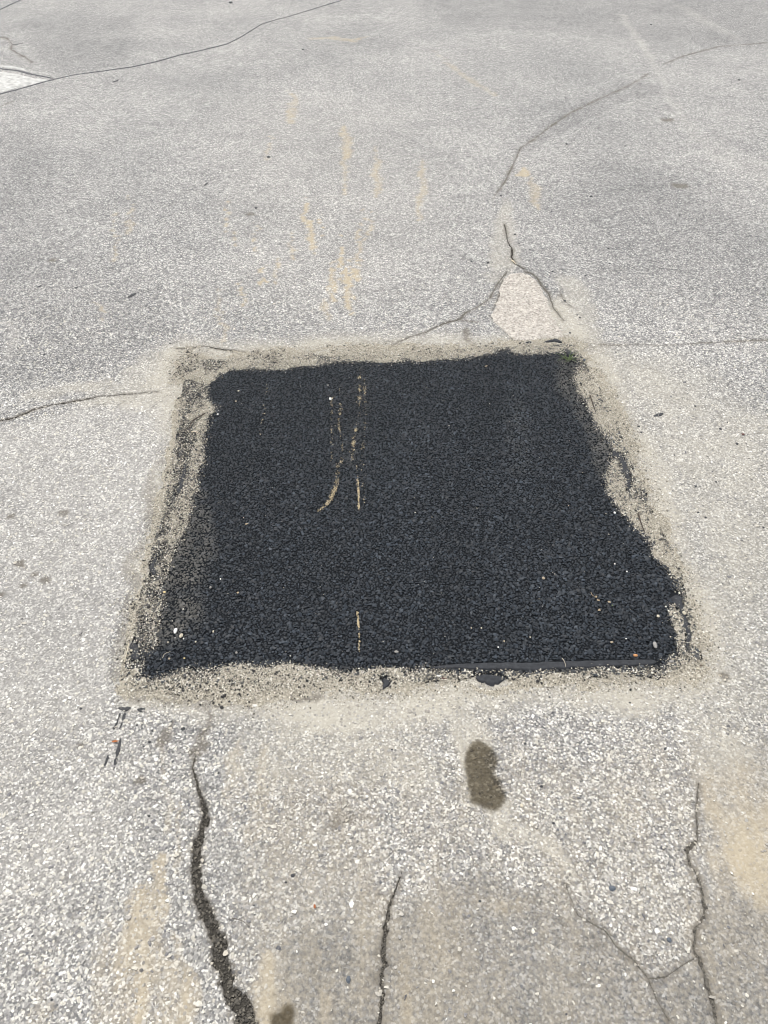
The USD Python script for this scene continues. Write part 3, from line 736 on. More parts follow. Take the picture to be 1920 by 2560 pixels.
# dark crumbs of asphalt mixed into the sand
w = np.clip(SC - .2, 0, 1) * np.clip(n2(GS, 16, 55, 4) - .36, 0, 1) ** 1.3 * (1 + 1.6 * (GS[:, 0] < -.35))
pick = r.choice(len(GS), 5200, p=w / w.sum())
cr = np.clip(r.lognormal(math.log(.0014), .5, len(pick)), .0007, .0058)
V, F, I = scatter(SHAPES, np.column_stack([GS[pick] + r.uniform(-.002, .002, (len(pick), 2)), np.maximum(SZ[pick], flat_z(GS[pick])) + .0006]), np.column_stack([cr * 1.2, cr, cr * .7]), r.uniform(0, 6.28, len(pick)), 12)
obj("asphalt_crumbs", (V, F), M_DARKBIT, kind="stuff", label="loose dark crumbs of asphalt lying in the swept sand round the patch", cat="asphalt crumbs")

# ------------------------------------------------------------------ cracks: grit lying in the grooves
for k, ((pts, hw, label), (c, wl, wr, nrm)) in enumerate(zip(CRACKS, CRK)):
    o = np.array([-.97, -.5, 0, .5, .97])
    c2, l2, r2, n2_ = c[::2], wl[::2], wr[::2], nrm[::2]
    rows = []
    for qv in o:
        w2 = l2 if qv > 0 else r2 if qv < 0 else (l2 + r2) / 2
        p = c2 + n2_ * (qv * w2)[:, None]
        dep = np.clip(w2 * 1.3, .0015, .009)
        z = flat_z(p) - dep * (.55 - .12 * abs(qv)) + np.minimum(w2 * .35, .0022) * (n2(p, 160, 60 + k, 2) - .5)
        rows.append(np.column_stack([p, z]))
    v = np.stack(rows, 1).reshape(-1, 3)
    ii = np.arange(len(c2) - 1)[:, None] * 5 + np.arange(4)[None]
    f = np.stack([ii, ii + 1, ii + 6, ii + 5], -1).reshape(-1, 4)
    obj("crack", (v, f), M_CRACK if k in (0, 1, 5, 6, 9) else M_CRACK2, smooth=True, label=label, cat="crack")

r = np.random.default_rng(64)
gp, gs = [], []
for k, cnt in ((0, 800), (1, 220), (2, 120)):
    c, wl, wr, nrm = CRK[k]
    wt = (wl + wr) ** 1.5
    j = r.choice(len(c), cnt, p=wt / wt.sum())
    q = r.uniform(-1.05, 1.05, cnt)
    gp.append(np.column_stack([c[j] + nrm[j] * (np.where(q > 0, wl[j], wr[j]) * q)[:, None], np.clip((wl[j] + wr[j]) * .65, .0015, .009) * -.35 * (1 - np.abs(q) ** 3)]))
    gs.append(np.clip(r.lognormal(math.log(.0017), .42, cnt), .0008, .0045))
gp, gs = np.vstack(gp), np.concatenate(gs)
gp[:, 2] += flat_z(gp[:, :2])
V, F, I = scatter(SHAPES, gp, np.column_stack([gs * 1.2, gs, gs * .75]), r.uniform(0, 6.28, len(gs)), 65)
obj("crack_gravel", (V, F), M_GRAIN, attrs={"tint": (r.beta(1.0, 4.0, len(gs)) * .42)[I], "dust": np.zeros(len(V))}, kind="stuff", label="dark gravel lying loose inside the wider cracks below the patch", cat="gravel")

# ------------------------------------------------------------------ sealed cracks and white concrete at upper left
for pts, hw, label in [
    ([(-80, 258), (0, 235), (39, 225), (75, 215), (121, 202), (142, 197), (187, 187), (256, 178), (332, 167), (392, 154), (452, 137), (500, 127), (567, 110), (602, 93), (654, 61), (690, 50)],
     [4.5, 4.5, 4.2, 3, 3.4, 3, 2, 3, 3.6, 3.8, 3.6, 3.2, 2.4, 1.7, 1.6, 1], "long black sealed crack sweeping from the left edge below the white concrete towards the top"),
    ([(690, 50), (718, 43), (781, 23), (820, 11), (856, 0), (900, -16)], [.8, 1, 1.2, 2.6, 2.4, 2.4], "thin end of sealed crack leaving at the top edge"),
    ([(-80, 160), (0, 172), (45, 177), (75, 185), (105, 191), (133, 196)], [4, 4.2, 5, 5.5, 4, 2.4], "short thick black sealed crack along the top of the white concrete"),
    ([(-40, 40), (0, 24), (25, 12), (45, 3), (70, -8)], [2, 2.4, 2.6, 2.6, 2.4], "dark sealed crack cutting the top left corner"),
]:
    obj("sealed_crack", ribbon(pts, hw, .0012, 80 + len(pts), 7, .008, .22, .0015, 30.0), M_SEAL, smooth=True, label=label, cat="sealed crack")


def slab(pts, z, step, seed, amp=.003, rag=.006, freq=40, holes=None):
    """a ragged thin slab that stands slightly proud of the ground"""
    xy = ground(pts)
    c, _, s_ = dense(np.vstack([xy, xy[:1]]), np.zeros(len(xy) + 1), step)
    c = warp(c[:-1], rag, freq, seed)
    poly = Polygon(c).buffer(0)
    if poly.geom_type != "Polygon":
        poly = max(poly.geoms, key=lambda g: g.area)
    c = np.array(poly.exterior.coords)[:-1]
    b0 = poly.bounds
    g = hexgrid(b0[0], b0[2], b0[1], b0[3], step * 1.3, .25, seed)
    g = g[shapely.contains_xy(poly.buffer(-step * .5), g[:, 0], g[:, 1])]
    p = np.vstack([c, g])
    t = Delaunay(p).simplices
    m = p[t].mean(1)
    t = t[shapely.contains_xy(poly, m[:, 0], m[:, 1])]
    u, v = p[t][:, 1] - p[t][:, 0], p[t][:, 2] - p[t][:, 0]
    fl = u[:, 0] * v[:, 1] - u[:, 1] * v[:, 0] < 0
    t[fl] = t[fl][:, ::-1]
    d, _ = cKDTree(c).query(p)
    zz = flat_z(p) + z * np.clip(d / (step * 1.5), 0, 1) ** .5 + amp * (n2(p, 60, seed + 2, 3) - .5) * np.clip(d / (step * 2), 0, 1)
    n0 = len(p)
    low = np.column_stack([c, flat_z(c) - .006])
    k = len(c)
    side = [[j, (j + 1) % k, n0 + (j + 1) % k] for j in range(k)] + [[j, n0 + (j + 1) % k, n0 + j] for j in range(k)]
    side = np.array(side)
    if Polygon(c).exterior.is_ccw:
        side = side[:, ::-1]
    return np.vstack([np.column_stack([p, zz]), low]), np.vstack([t, side])


obj("white_concrete", slab([(-120, 168), (0, 179), (40, 184), (80, 195), (116, 198), (118, 201), (60, 215), (30, 222), (0, 231), (-120, 262)], .004, .02, 21, .004), M_WHITE, smooth=40,
    label="bright white concrete piece between two black sealed cracks at the left edge", cat="concrete piece")
obj("white_concrete", slab([(-60, 160), (0, 163), (24, 164), (60, 171), (68, 177), (40, 172), (0, 167), (-60, 164)], .003, .016, 22, .002), M_WHITE, smooth=40,
    label="thin white concrete sliver above the upper sealed crack at the left edge", cat="concrete piece")

# pale wedge above the patch, bounded by cracks
M_WEDGE = usdkit.material(stage, "/World/Looks/pale_worn_asphalt", {
    "tc": ("geometry", {}), "v": ("voronoi_texture", {"scale": 190.0}), "s": ("separate_color", {}),
    "rp": ("rgb_ramp", {"ramp": [(0, (.24, .22, .20)), (.18, (.38, .35, .315)), (.65, (.49, .455, .41)), (1, (.62, .585, .53))]}),
    "nz": ("noise_texture", {"scale": 30.0, "detail": 6.0, "roughness": .7}), "r2": ("rgb_ramp", {"ramp": [(.28, (.70, .69, .68)), (.72, (1.15, 1.15, 1.15))]}),
    "c": ("mix_color", {"blend_type": "multiply", "fac": 1.0, "use_clamp": False}), "bp": ("bump", {"strength": .5, "distance": .003}),
    "p": ("principled_bsdf", {"roughness": .9, "specular_ior_level": .2})},
    [("tc.position", "v.vector"), ("v.color", "s.color"), ("s.r", "rp.fac"), ("tc.position", "nz.vector"), ("nz.fac", "r2.fac"), ("rp.color", "c.a"), ("r2.color", "c.b"),
     ("c.result", "p.base_color"), ("v.distance", "bp.height"), ("bp.normal", "p.normal")], surface="p.BSDF")
obj("pavement_wedge", slab([(1273, 684), (1300, 681), (1325, 688), (1342, 703), (1356, 722), (1368, 748), (1380, 790), (1398, 820), (1412, 842), (1380, 843), (1340, 850), (1290, 853), (1265, 830), (1236, 805), (1228, 785),
                            (1238, 768), (1248, 745), (1250, 712)], .0032, .008, 23, .0035, .011, 45), M_WEDGE, smooth=40,
    label="pale pinkish worn wedge of pavement between cracks above the patch's upper right corner", cat="pavement piece")

# ------------------------------------------------------------------ wet spots: a thin tinted film over the stones
M_WET = usdkit.material(stage, "/World/Looks/wet_film", {
    "tc": ("geometry", {}), "nz": ("noise_texture", {"scale": 90.0, "detail": 3.0}), "rp": ("rgb_ramp", {"ramp": [(.3, (.47, .45, .41)), (.7, (.60, .578, .53))]}), "af": ("attribute", {"attribute": "soak"}), "cm": ("mix_color", {"a": (1, 1, 1)}),
    "t": ("transparent_bsdf", {}), "g": ("glossy_bsdf", {"roughness": .35, "color": (.5, .5, .5)}), "fr": ("fresnel", {"IOR": 1.12}), "m": ("mix_closure", {})},
    [("tc.position", "nz.vector"), ("nz.fac", "rp.fac"), ("rp.color", "cm.b"), ("af.fac", "cm.fac"), ("cm.result", "t.color"), ("fr.fac", "m.fac"), ("t.BSDF", "m.closure1"), ("g.BSDF", "m.closure2")], surface="m.closure")


def film(pts, seed, z=.0038, step=.004):
    """a thin film over the stones that soaks away towards its rim; also how deep it has soaked in"""
    ctr = np.mean(pts, 0)
    v, f = slab(ctr + (np.array(pts) - ctr) * [1.09, 1.05], 0, step, seed, 0, .005, 70)
    n = len(v)
    low = v[:, 2] < flat_z(v[:, :2]) - .004
    rim = cKDTree(v[low][:, :2])
    f = f[~low[f].any(1)]
    d = rim.query(v[:, :2])[0]
    return np.column_stack([v[:, :2], flat_z(v[:, :2]) + z]), f, sm((d + .004 * (n2(v[:, :2], 120, seed, 2) - .5)) / .0085)


for k, (pts, label) in enumerate([
    ([(1181, 1854), (1197, 1850), (1215, 1859), (1233, 1874), (1245, 1895), (1248, 1916), (1238, 1937), (1254, 1955), (1262, 1982), (1260, 2005), (1249, 2024), (1232, 2033), (1203, 2018), (1177, 2007), (1170, 1980),
      (1168, 1955), (1163, 1922), (1160, 1904), (1169, 1874)], "dark wet footprint-shaped spot on the grey pavement below the patch"),
    ([(671, 2600), (674, 2528), (694, 2522), (712, 2507), (735, 2510), (738, 2533), (732, 2600)], "small brown wet spot cut by the bottom edge beside the widest crack"),
    ([(686, 2484), (696, 2481), (701, 2491), (693, 2498), (685, 2494)], "tiny brown damp fleck just above the small wet spot at the bottom"),
]):
    v, f, soak = film(pts, 30 + k)
    obj("wet_spot", (v, f), M_WET, attrs={"soak": soak}, label=label, cat="wet spot")

# ------------------------------------------------------------------ loose things
ICO = trimesh.creation.icosphere(2)


def solid_mat(name, c, rough=.75, var=.25, scale=250.0):
    c = np.array(c)
    return mat_plain(name, tuple(c * (1 - var)), tuple(np.minimum(c * (1 + var), .9)), scale, rough, .3, .3, .001)


PEB = {k: solid_mat("pebble_" + k, c) for k, c in dict(white=(.74, .73, .70), cream=(.52, .47, .37), grey=(.27, .26, .245), tan=(.36, .30, .22), yellow=(.62, .50, .26), orange=(.50, .25, .11), brown=(.13, .10, .075), blue=(.10, .115, .135)).items()}


def pebble(x, y, rx, ry, colour, label, z0=.004, seed=0, group=None, flat=.7, cat="pebble", name="pebble"):
    p = ground([(x, y)])[0]
    m = mpp([p])[0]
    v = np.array(ICO.vertices)
    v = v * (1 + .38 * (noise(v * 1.3 + seed * 3.1, seed)[:, None] - .5) + .16 * (noise(v * 3.7 + seed, seed + 5)[:, None] - .5))
    sq = 1 / math.sin(math.atan2(CAM_H, p[1]))          # a pixel upwards covers more ground than one across
    a, b = rx * m, ry * m * min(sq, 1.5)
    v = v * [a, b, flat * min(a, b)]
    v = v + [p[0], p[1], flat_z(p[None])[0] + z0 + .5 * flat * min(a, b)]
    return obj(name, (v, ICO.faces), PEB[colour] if colour in PEB else colour, smooth=True, label=label, cat=cat, group=group)


ONP, ONS, ONG = .0042, .0045, .0006
for k, a in enumerate([
    (440, 1581, 5, 7, "white", "bright white oblong pebble at the lower left of the black patch", ONP),
    (454, 1593, 5, 5.5, "cream", "round cream pebble touching the white oblong one on the black patch", ONP),
    (439, 1598, 2.4, 2.2, "grey", "small grey pebble below the white oblong one on the black patch", ONP),
    (460, 1600, 2, 1.8, "white", "tiny white chip right below the round cream pebble", ONP),
    (421, 1609, 2.6, 1.6, "cream", "slim cream chip left of the pebble pair on the black patch", ONP),
    (490, 1608, 2.3, 2.2, "cream", "small cream pebble to the right of the pebble pair on the black patch", ONP),
    (424, 1650, 3, 2.6, "tan", "tan pebble near the lower left corner of the black patch", ONP),
    (462, 1649, 2.4, 2.2, "yellow", "yellowish pebble near the bottom left edge of the black patch", ONP),
    (412, 1484, 4, 2.6, "yellow", "bright yellow chip at the left edge of the black patch", ONP),
    (552, 1451, 2, 2.2, "white", "white speck of stone on the left part of the black patch above a grey pebble", ONP),
    (527, 1472, 3.2, 3, "grey", "greyish pebble alone on the left part of the black patch", ONP),
    (534, 1582, 2.3, 3, "cream", "pale upright chip right of the pebble pair on the black patch", ONP),
    (592, 1635, 3.3, 3.2, "grey", "round grey pebble above the bottom sand on the black patch", ONP),
    (330, 1630, 3.2, 3, "cream", "cream pebble in the lower left corner by the straw", ONS),
    (826, 1000, 3.4, 3.6, "white", "single bright white pebble beside the sand streaks at the top of the black patch", ONP),
    (820, 966, 2.6, 1.5, "grey", "small grey chip above the bright white pebble near the top of the patch", ONP),
    (597, 980, 2.6, 1.6, "cream", "flat pale chip at the upper left of the black patch", ONP),
    (590, 1006, 2.4, 2, "tan", "tan bit below the flat pale chip at the upper left of the patch", ONP),
    (545, 1038, 2.2, 2, "white", "white pebble beside the notch of sand at the patch's left edge", ONP),
    (1536, 1285, 3.3, 3, "white", "round white pebble on the right edge of the black patch below the bare tar", ONP),
    (1536, 1413, 2.4, 1.8, "white", "small white chip in the right part of the black patch, upper of two", ONP),
    (1566, 1432, 2, 2, "white", "small white chip in the right part of the black patch, lower of two", ONP),
    (1644, 1544, 4, 3.6, "cream", "cream angular pebble near the right edge of the black patch", ONP),
    (1709, 1536, 5, 5, "cream", "large cream pebble on the sand beside the right tar strip", ONS),
    (1358, 1449, 4.2, 3.4, "tan", "tan pebble in the middle right of the black patch", ONP),
    (1528, 1609, 4.5, 2.6, "tan", "flat tan pebble near the bottom right of the black patch", ONP),
    (1564, 1600, 2.6, 1.7, "white", "white chip near the bottom right of the black patch", ONP),
    (1636, 1616, 6, 9, "grey", "long grey stone standing out near the lower right corner of the patch", ONP),
    (1587, 1642, 6, 3.6, "orange", "orange chip on the tar band at the lower right", ONP),
    (1677, 1657, 7, 3.4, "grey", "flat grey-brown stone at the lower right corner of the patch", ONS),
    (1743, 1675, 4, 2.6, "cream", "pale pebble in the sand outside the lower right corner", ONS),
    (1751, 1667, 4, 2, "brown", "dark flat chip beside the pale pebble outside the lower right corner", ONS),
    (991, 1633, 6.4, 3, "grey", "flat grey-tan stone above the bottom sand in the middle of the patch", ONP),
    (1245, 1621, 2.2, 2, "white", "white speck of stone above the tar band near the patch's bottom", ONP),
    (1260, 1606, 2.4, 2.6, "tan", "tan speck above the white speck near the patch's bottom", ONP),
    (1203, 1573, 2, 2, "cream", "pale bit among tan crumbs in the lower middle of the patch", ONP),
    (1178, 1573, 2, 2.2, "tan", "tan crumb in the lower middle of the patch", ONP),
    (1325, 1596, 2, 1.8, "cream", "lone cream speck in the lower right of the patch", ONP),
    (1527, 1099, 4.4, 4, "grey", "grey round stone in the sand at the patch's right edge", ONS),
    (1460, 903, 3.6, 3.4, "blue", "dark round stone in the sand at the upper right corner", ONS),
    (1304, 2015, 5, 5.5, "cream", "cream ringed pebble just right of the wet footprint-shaped spot", ONG),
    (1672, 2351, 6.5, 6.5, "blue", "black round pebble in the stony wedge at lower right", ONG),
    (1530, 2221, 10, 6.5, "blue", "slate blue flat stone set in the stony wedge at lower right", -.001),
    (871, 2449, 6.5, 9, "blue", "dark bluish oval stone near the bottom left of the middle crack", -.001),
    (1832, 1642, 3, 2.6, "white", "white pebble on the grey pavement at the right of the patch", ONG),
]):
    pebble(a[0], a[1], a[2] * .88, a[3] * .88, *a[4:6], z0=a[6], seed=k)

# small black spots of tar, scattered over the pavement
ORD = ("leftmost|second|third|fourth|fifth|sixth|seventh|eighth|ninth|tenth|eleventh|twelfth|thirteenth|fourteenth|fifteenth|sixteenth|seventeenth|eighteenth|nineteenth|"
       "twentieth|twenty-first|twenty-second|twenty-third").split("|")
NUM = {14: "fourteen", 16: "sixteen", 18: "eighteen", 23: "twenty-three"}
M_SPOT = mat_plain("tar_spot", (.03, .031, .034), (.06, .061, .065), 150.0, .7, .3, .3)
for zone, lab, spots in [
    ("tar flecks on the pavement above the patch", "black tar flecks above the patch",
     [(550, 480, 2), (489, 500, 2), (191, 720, 3.4), (111, 886, 3), (425, 858, 2.6), (238, 826, 2.2), (640, 520, 4), (671, 393, 4.5), (1179, 654, 3), (1220, 657, 4), (1231, 656, 2), (1252, 489, 3), (577, 7, 5), (758, 124, 3)]),
    ("tar flecks on the pavement at upper right", "black tar flecks at upper right",
     [(1417, 360, 3.6), (1628, 62, 3), (1478, 491, 4), (1379, 528, 2.4), (1287, 586, 3.2), (1298, 608, 2.6), (1325, 624, 2.4), (1521, 621, 3.2), (1698, 538, 2.4), (1382, 679, 2.8), (1473, 640, 2.6), (1464, 689, 2.6),
      (1627, 735, 2.4), (1524, 658, 3), (1420, 696, 2), (1848, 200, 3)]),
    ("tar flecks on the pavement right of the patch", "black tar flecks right of the patch",
     [(1603, 1081, 3), (1738, 1016, 3), (1801, 1073, 3.6), (1842, 1110, 4), (1819, 1057, 2), (1889, 999, 2.6), (1686, 1138, 2.6), (1790, 1205, 3), (1738, 1216, 3.6), (1908, 1319, 3), (1745, 1281, 3), (1764, 1294, 3),
      (1412, 752, 3.4), (1450, 794, 3), (1443, 787, 2.4), (1425, 832, 3), (1540, 881, 2.2), (1770, 1745, 2.6)]),
    ("black flecks on the pavement below the patch", "black flecks below the patch",
     [(202, 1772, 3.6), (457, 1822, 6), (382, 1827, 4), (374, 1855, 4.5), (1353, 1966, 4.5), (1384, 2058, 4), (1200, 2253, 4), (1600, 2232, 3), (1663, 1873, 4), (1313, 1859, 4), (1374, 1743, 3), (1575, 1757, 3),
      (732, 2189, 5.5), (715, 2206, 3.6), (373, 2040, 4), (130, 2500, 4), (635, 2264, 3), (637, 2287, 3), (980, 1874, 3), (342, 1813, 3), (360, 1866, 2.6), (545, 1933, 4), (428, 1804, 2.4)]),
]:
    for k, (x, y, q) in enumerate(sorted(spots)):
        which = "leftmost" if k == 0 else ORD[k] + " from the left"
        pebble(x, y, q * .95, q * .7, M_SPOT, f"{which} of the {NUM[len(spots)]} {lab}", z0=-.0005, seed=200 + k, group=zone, flat=.4, cat="tar fleck", name="tar_fleck")

for k, (pts, hw, label) in enumerate([
    ([(281, 205), (289, 203), (297, 199)], [3, 5, 2], "dark ragged tar blot below the long sealed crack at upper left"),
    ([(30, 112), (44, 110), (60, 107)], [1.6, 3.4, 1.2], "dark spindle-shaped tar blot at the left edge above the white concrete"),
    ([(510, 464), (516, 459), (520, 457)], [2, 3.4, 2], "small dark tar blot on the grey pavement in the upper middle"),
    ([(319, 744), (331, 738), (340, 733)], [4, 7, 4], "largest dark tar blot on the pavement above the patch's upper left corner"),
    ([(92, 718), (98, 716), (103, 713)], [3, 5, 3], "faint dark tar blot left of the largest one"),
    ([(1560, 366), (1566, 364)], [4, 3], "oval dark blot near the upper right, below the faded paint line"),
    ([(1634, 1041), (1647, 1038), (1658, 1033)], [5, 6, 3], "dark flat tar blot on the pavement right of the patch's upper half"),
    ([(1593, 1067), (1600, 1066)], [4, 3.6], "small round black blot just below the flat tar blot at right"),
    ([(301, 1782), (292, 1808), (283, 1824)], [3, 3, 4.5], "slanting tar scrape under the lower left corner, leftmost of the upper pair"),
    ([(313, 1782), (305, 1808), (298, 1824)], [4.5, 4, 5], "slanting tar scrape under the lower left corner, right one of the upper pair"),
    ([(302, 1846), (297, 1870), (292, 1890), (284, 1926)], [2.2, 4, 7, 3], "longest tar scrape below the orange leaf at lower left"),
    ([(271, 1888), (266, 1902), (261, 1916)], [3.4, 3.6, 4], "short tar scrape at the far left below the orange leaf"),
    ([(343, 1774), (354, 1776), (364, 1772)], [5, 8, 5], "dark tar lump under the lower left corner of the sand"),
    ([(295, 1770), (312, 1773), (328, 1770)], [4, 7, 4], "black smear at the lower left outer corner of the sand"),
    ([(355, 1790), (355, 1808), (355, 1824)], [1, 1, 1], "thin upright tar scratch below the lower left corner"),
]):
    obj("tar_blot", ribbon(pts, hw, .0009, 120 + k, 9, .003, .8, .0004, 150.0, 1.0 if 8 <= k <= 11 else 0.0), M_SPOT, smooth=True, label=label, cat="tar blot")

# sand streaks on the black patch
for k, (pts, w, cnt, label) in enumerate([
    ([(891, 1161), (894, 1195), (897, 1240), (897, 1280)], 2.0, 380, "thin bright line of yellow sand in the middle of the black patch"),
    ([(899, 925), (899, 990), (897, 1045), (884, 1100), (880, 1160), (890, 1175)], 4.2, 430, "broken trail of sand running down from the top edge of the black patch"),
    ([(846, 1165), (843, 1200), (839, 1222), (822, 1259), (793, 1282)], 5.0, 520, "curved hook of sand left of the bright sand line on the patch"),
    ([(893, 1533), (897, 1570), (898, 1600), (897, 1630)], 1.9, 300, "short thin line of sand near the bottom of the black patch"),
    ([(830, 985), (829, 1060), (828, 1160)], 3.4, 130, "faint dusty trail of sand below the bright white pebble"),
    ([(848, 975), (853, 1020), (846, 1060), (857, 1110), (855, 1160)], 3.6, 170, "wavering faint trail of sand between the two trails at the top of the patch"),
    ([(668, 960), (660, 1030), (650, 1090)], 3.0, 40, "sparse trail of sand grains in the upper left of the black patch"),
    ([(912, 935), (913, 1060), (905, 1180), (912, 1270)], 4.4, 150, "sparse sand grains right of the main trail down the patch"),
]):
    r = np.random.default_rng(300 + k)
    xy, ww = line(pts, w)
    c, ww, s_ = dense(xy, ww, .001)
    dens = np.clip(n2(np.column_stack([s_, s_ * 0]), 60, k, 3) - .36, .015, 1) ** 1.4
    j = r.choice(len(c), cnt, p=dens / dens.sum())
    p = c[j] + r.normal(0, 1, (cnt, 2)) * ww[j][:, None] * .55
    g = np.clip(r.lognormal(math.log(.0010 if w > 3 else .0013), .4, cnt), .0006, .0028)
    z = flat_z(p) + r.uniform(.0030, .0056, cnt)
    V, F, I = scatter(GRAINS, np.column_stack([p, z]), np.column_stack([g * 1.2, g, g * .7]), r.uniform(0, 6.28, cnt), 310 + k)
    obj("sand_streak", (V, F), M_YSAND, attrs={"tint": r.beta(2, 2, cnt)[I], "dust": np.zeros(len(V))}, label=label, cat="sand streak", kind="stuff")

# fine pale specks over the patch and the sand
r = np.random.default_rng(77)
GQ = np.column_stack([r.uniform(bb[0], bb[2], 1500), r.uniform(bb[1], bb[3], 1500)])
GQ = GQ[shapely.contains_xy(PATCH_POLY, GQ[:, 0], GQ[:, 1])]
ed = 1 - area(GQ, INNER, 40)
GQ = GQ[r.uniform(size=len(GQ)) < .12 + .6 * ed]
g = np.clip(r.lognormal(math.log(.0012), .4, len(GQ)), .0006, .003)
V, F, I = scatter(GRAINS, np.column_stack([GQ, flat_z(GQ) + .0055]), np.column_stack([g * 1.2, g, g * .7]), r.uniform(0, 6.28, len(GQ)), 78)
obj("grit", (V, F), M_GRAIN, attrs={"tint": r.beta(3, 1.5, len(GQ))[I], "dust": np.zeros(len(V))}, kind="stuff", label="fine pale specks of grit strewn over the black patch", cat="grit")

# leaves, straw, twigs, grass
M_LEAF = solid_mat("dry_leaf", (.34, .275, .19), .8)
M_LEAFO = solid_mat("rust_leaf", (.36, .13, .05), .8)
M_LEAFR = solid_mat("dark_red_leaf", (.10, .045, .04), .8)
M_STRAW = solid_mat("straw", (.62, .55, .42), .7)
M_TWIG = solid_mat("twig", (.075, .06, .05), .85)
M_GRASS = solid_mat("grass_blade", (.11, .16, .045), .6)


def leaf(x, y, l, w, ang, mat, label, z0=.006, seed=0, name="leaf_fragment", cat="leaf fragment", group=None):
    p = ground([(x, y)])[0]
    m = mpp([p])[0]
    a, r = np.linspace(0, 2 * np.pi, 13)[:-1], np.random.default_rng(seed)
    out = np.column_stack([np.cos(a) * l, np.sin(a) * w * (1 - .3 * np.cos(a))]) * m * r.uniform(.72, 1.18, (12, 1))
    v = np.vstack([[0, 0, .0012], np.column_stack([out, .0006 + .0022 * r.uniform(size=12)])])
    lo = v - [0, 0, .0004]
    f = [[0, 1 + j, 1 + (j + 1) % 12] for j in range(12)]
    f += [[13, 14 + (j + 1) % 12, 14 + j] for j in range(12)]
    f += [[1 + j, 14 + j, 14 + (j + 1) % 12] for j in range(12)] + [[1 + j, 14 + (j + 1) % 12, 1 + (j + 1) % 12] for j in range(12)]
    v = np.vstack([v, lo])
    ca, sa = math.cos(ang), math.sin(ang)
    v = np.column_stack([v[:, 0] * ca - v[:, 1] * sa, v[:, 0] * sa + v[:, 1] * ca, v[:, 2]]) + [p[0], p[1], flat_z(p[None])[0] + z0]
    obj(name, (v, np.array(f)), mat, label=label, cat=cat, group=group)


leaf(289, 1855, 8.5, 3.2, .1, M_LEAFO, "rust orange dry leaf beside the tar scrapes at lower left", .002, 1)
leaf(1857, 1088, 5, 3.5, .3, M_LEAFR, "dark red leaf scrap near the right edge of the pavement", .002, 2)
leaf(1489, 1497, 3.6, 2.6, .8, M_LEAF, "tan leaf scrap on the black patch, uppermost of the four at right", .0065, 3)
leaf(1494, 1506, 3.6, 2.6, -.4, M_LEAF, "tan leaf scrap touching the uppermost one from below on the black patch", .0065, 4)
leaf(1521, 1510, 4, 3, -.6, M_LEAF, "tan leaf scrap farthest right of the four on the black patch", .0065, 5)
leaf(1497, 1530, 4, 3.4, 1.2, M_LEAF, "tan leaf scrap lowest of the four on the black patch", .0065, 6)
leaf(1529, 1519, 2.4, 1.4, .9, M_GRASS, "tiny green leaf bit beside the tan scraps on the black patch", .0065, 7)
leaf(596, 1487, 3.4, 2.8, .9, M_LEAF, "tan leaf crumb alone in the left half of the black patch", .0065, 8)
leaf(618, 1315, 4, 2.4, .2, M_LEAF, "tan leaf crumb in the upper left half of the black patch", .0065, 9)
leaf(787, 2267, 3, 5, .3, M_LEAFO, "small rusty leaf scrap on the pavement between the two bottom cracks", .002, 10)
leaf(1097, 1696, 7, 2.2, -.1, PEB["white"], "pale paper scrap in the bottom sand under the middle of the patch", .009, 11, "paper_scrap", "paper scrap")
leaf(1110, 1702, 8, 2.2, -.2, M_LEAFR, "dark red leaf scrap beside the pale paper scrap in the bottom sand", .008, 12)
leaf(1215, 920, 4, 2, .3, M_LEAF, "tan leaf scrap near the top edge of the black patch", .0065, 13)


def strand(pts, r0, mat, label, name, cat, z0=.007, arch=.002, sides=5):
    xy = ground(pts)
    c, _, s_ = dense(xy, np.zeros(len(xy)), .003)
    u = np.linspace(0, 1, len(c))
    z = flat_z(c) + z0 + arch * np.sin(np.pi * u)
    obj(name, tube(np.column_stack([c, z]), r0 * (1 - .5 * u), sides), mat, smooth=True, label=label, cat=cat)


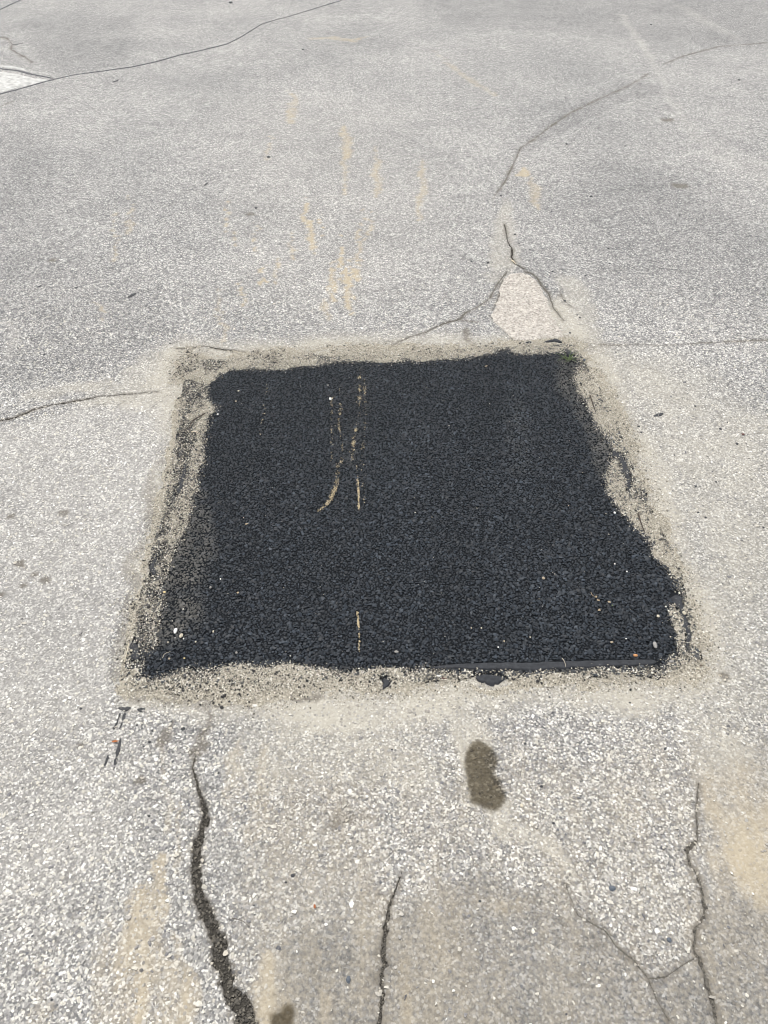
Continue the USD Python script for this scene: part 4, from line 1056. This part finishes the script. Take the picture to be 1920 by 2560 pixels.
strand([(324, 1613), (320, 1635), (313, 1660)], .0011, M_STRAW, "pale upright straw at the lower left corner of the patch", "straw", "straw")
strand([(480, 1083), (487, 1083), (495, 1085)], .0022, M_STRAW, "short pale stick lying in the sand of the upper left edge", "stick", "stick", .006)
strand([(514, 1036), (498, 1047), (483, 1056), (476, 1066), (470, 1078)], .0022, M_TWIG, "curved dark twig in the sand below the notch at the upper left", "twig", "twig", .006)
strand([(1594, 1288), (1600, 1310), (1606, 1325), (1610, 1333)], .0028, M_TWIG, "dark twig lying in the sand along the right edge of the patch", "twig", "twig", .006)
strand([(1474, 992), (1480, 1012), (1488, 1034)], .0026, M_TWIG, "short dark twig in the sand at the upper right edge of the patch", "twig", "twig", .006)
strand([(573, 2299), (590, 2299), (608, 2305), (625, 2319)], .0007, M_TWIG, "hair-thin curved fibre right of the widest crack", "fibre", "fibre", .003)
strand([(1476, 1486), (1478, 1493), (1487, 1499)], .0008, M_LEAF, "curled brown stalk beside the leaf scraps on the black patch", "stalk", "stalk")
strand([(1285, 655), (1278, 652), (1290, 661)], .003, M_STRAW, "pale stub of stick wedged in the broken crack above the wedge", "stick", "stick", .002)
strand([(408, 1650), (412, 1642), (420, 1637), (428, 1634)], .0005, M_STRAW, "fine pale curled fibre at the lower left of the black patch", "fibre", "fibre")
strand([(1404, 1650), (1410, 1660), (1413, 1672)], .0006, M_STRAW, "fine tan fibre lying across the tar band", "fibre", "fibre")

gp = ground([(1419, 900)])[0]
gt = thing("grass_tuft", (gp[0], gp[1], 0), label="thin tuft of green grass at the upper right corner of the black patch", cat="grass tuft")
r = np.random.default_rng(91)
for k in range(11):
    a0 = r.uniform(0, 2 * np.pi)
    L = r.uniform(.03, .075)
    u = np.linspace(0, 1, 8)
    bend = r.uniform(.4, 1.2)
    x = np.column_stack([np.cos(a0) * L * u * .9, np.sin(a0) * L * u * .7, .003 + L * (.5 * u - .42 * bend * u ** 2).clip(0)]) + [r.normal(0, .006), r.normal(0, .006), 0]
    obj("blade", tube(x, .0011 * (1 - .8 * u), 4), M_GRASS, gt, smooth=True)
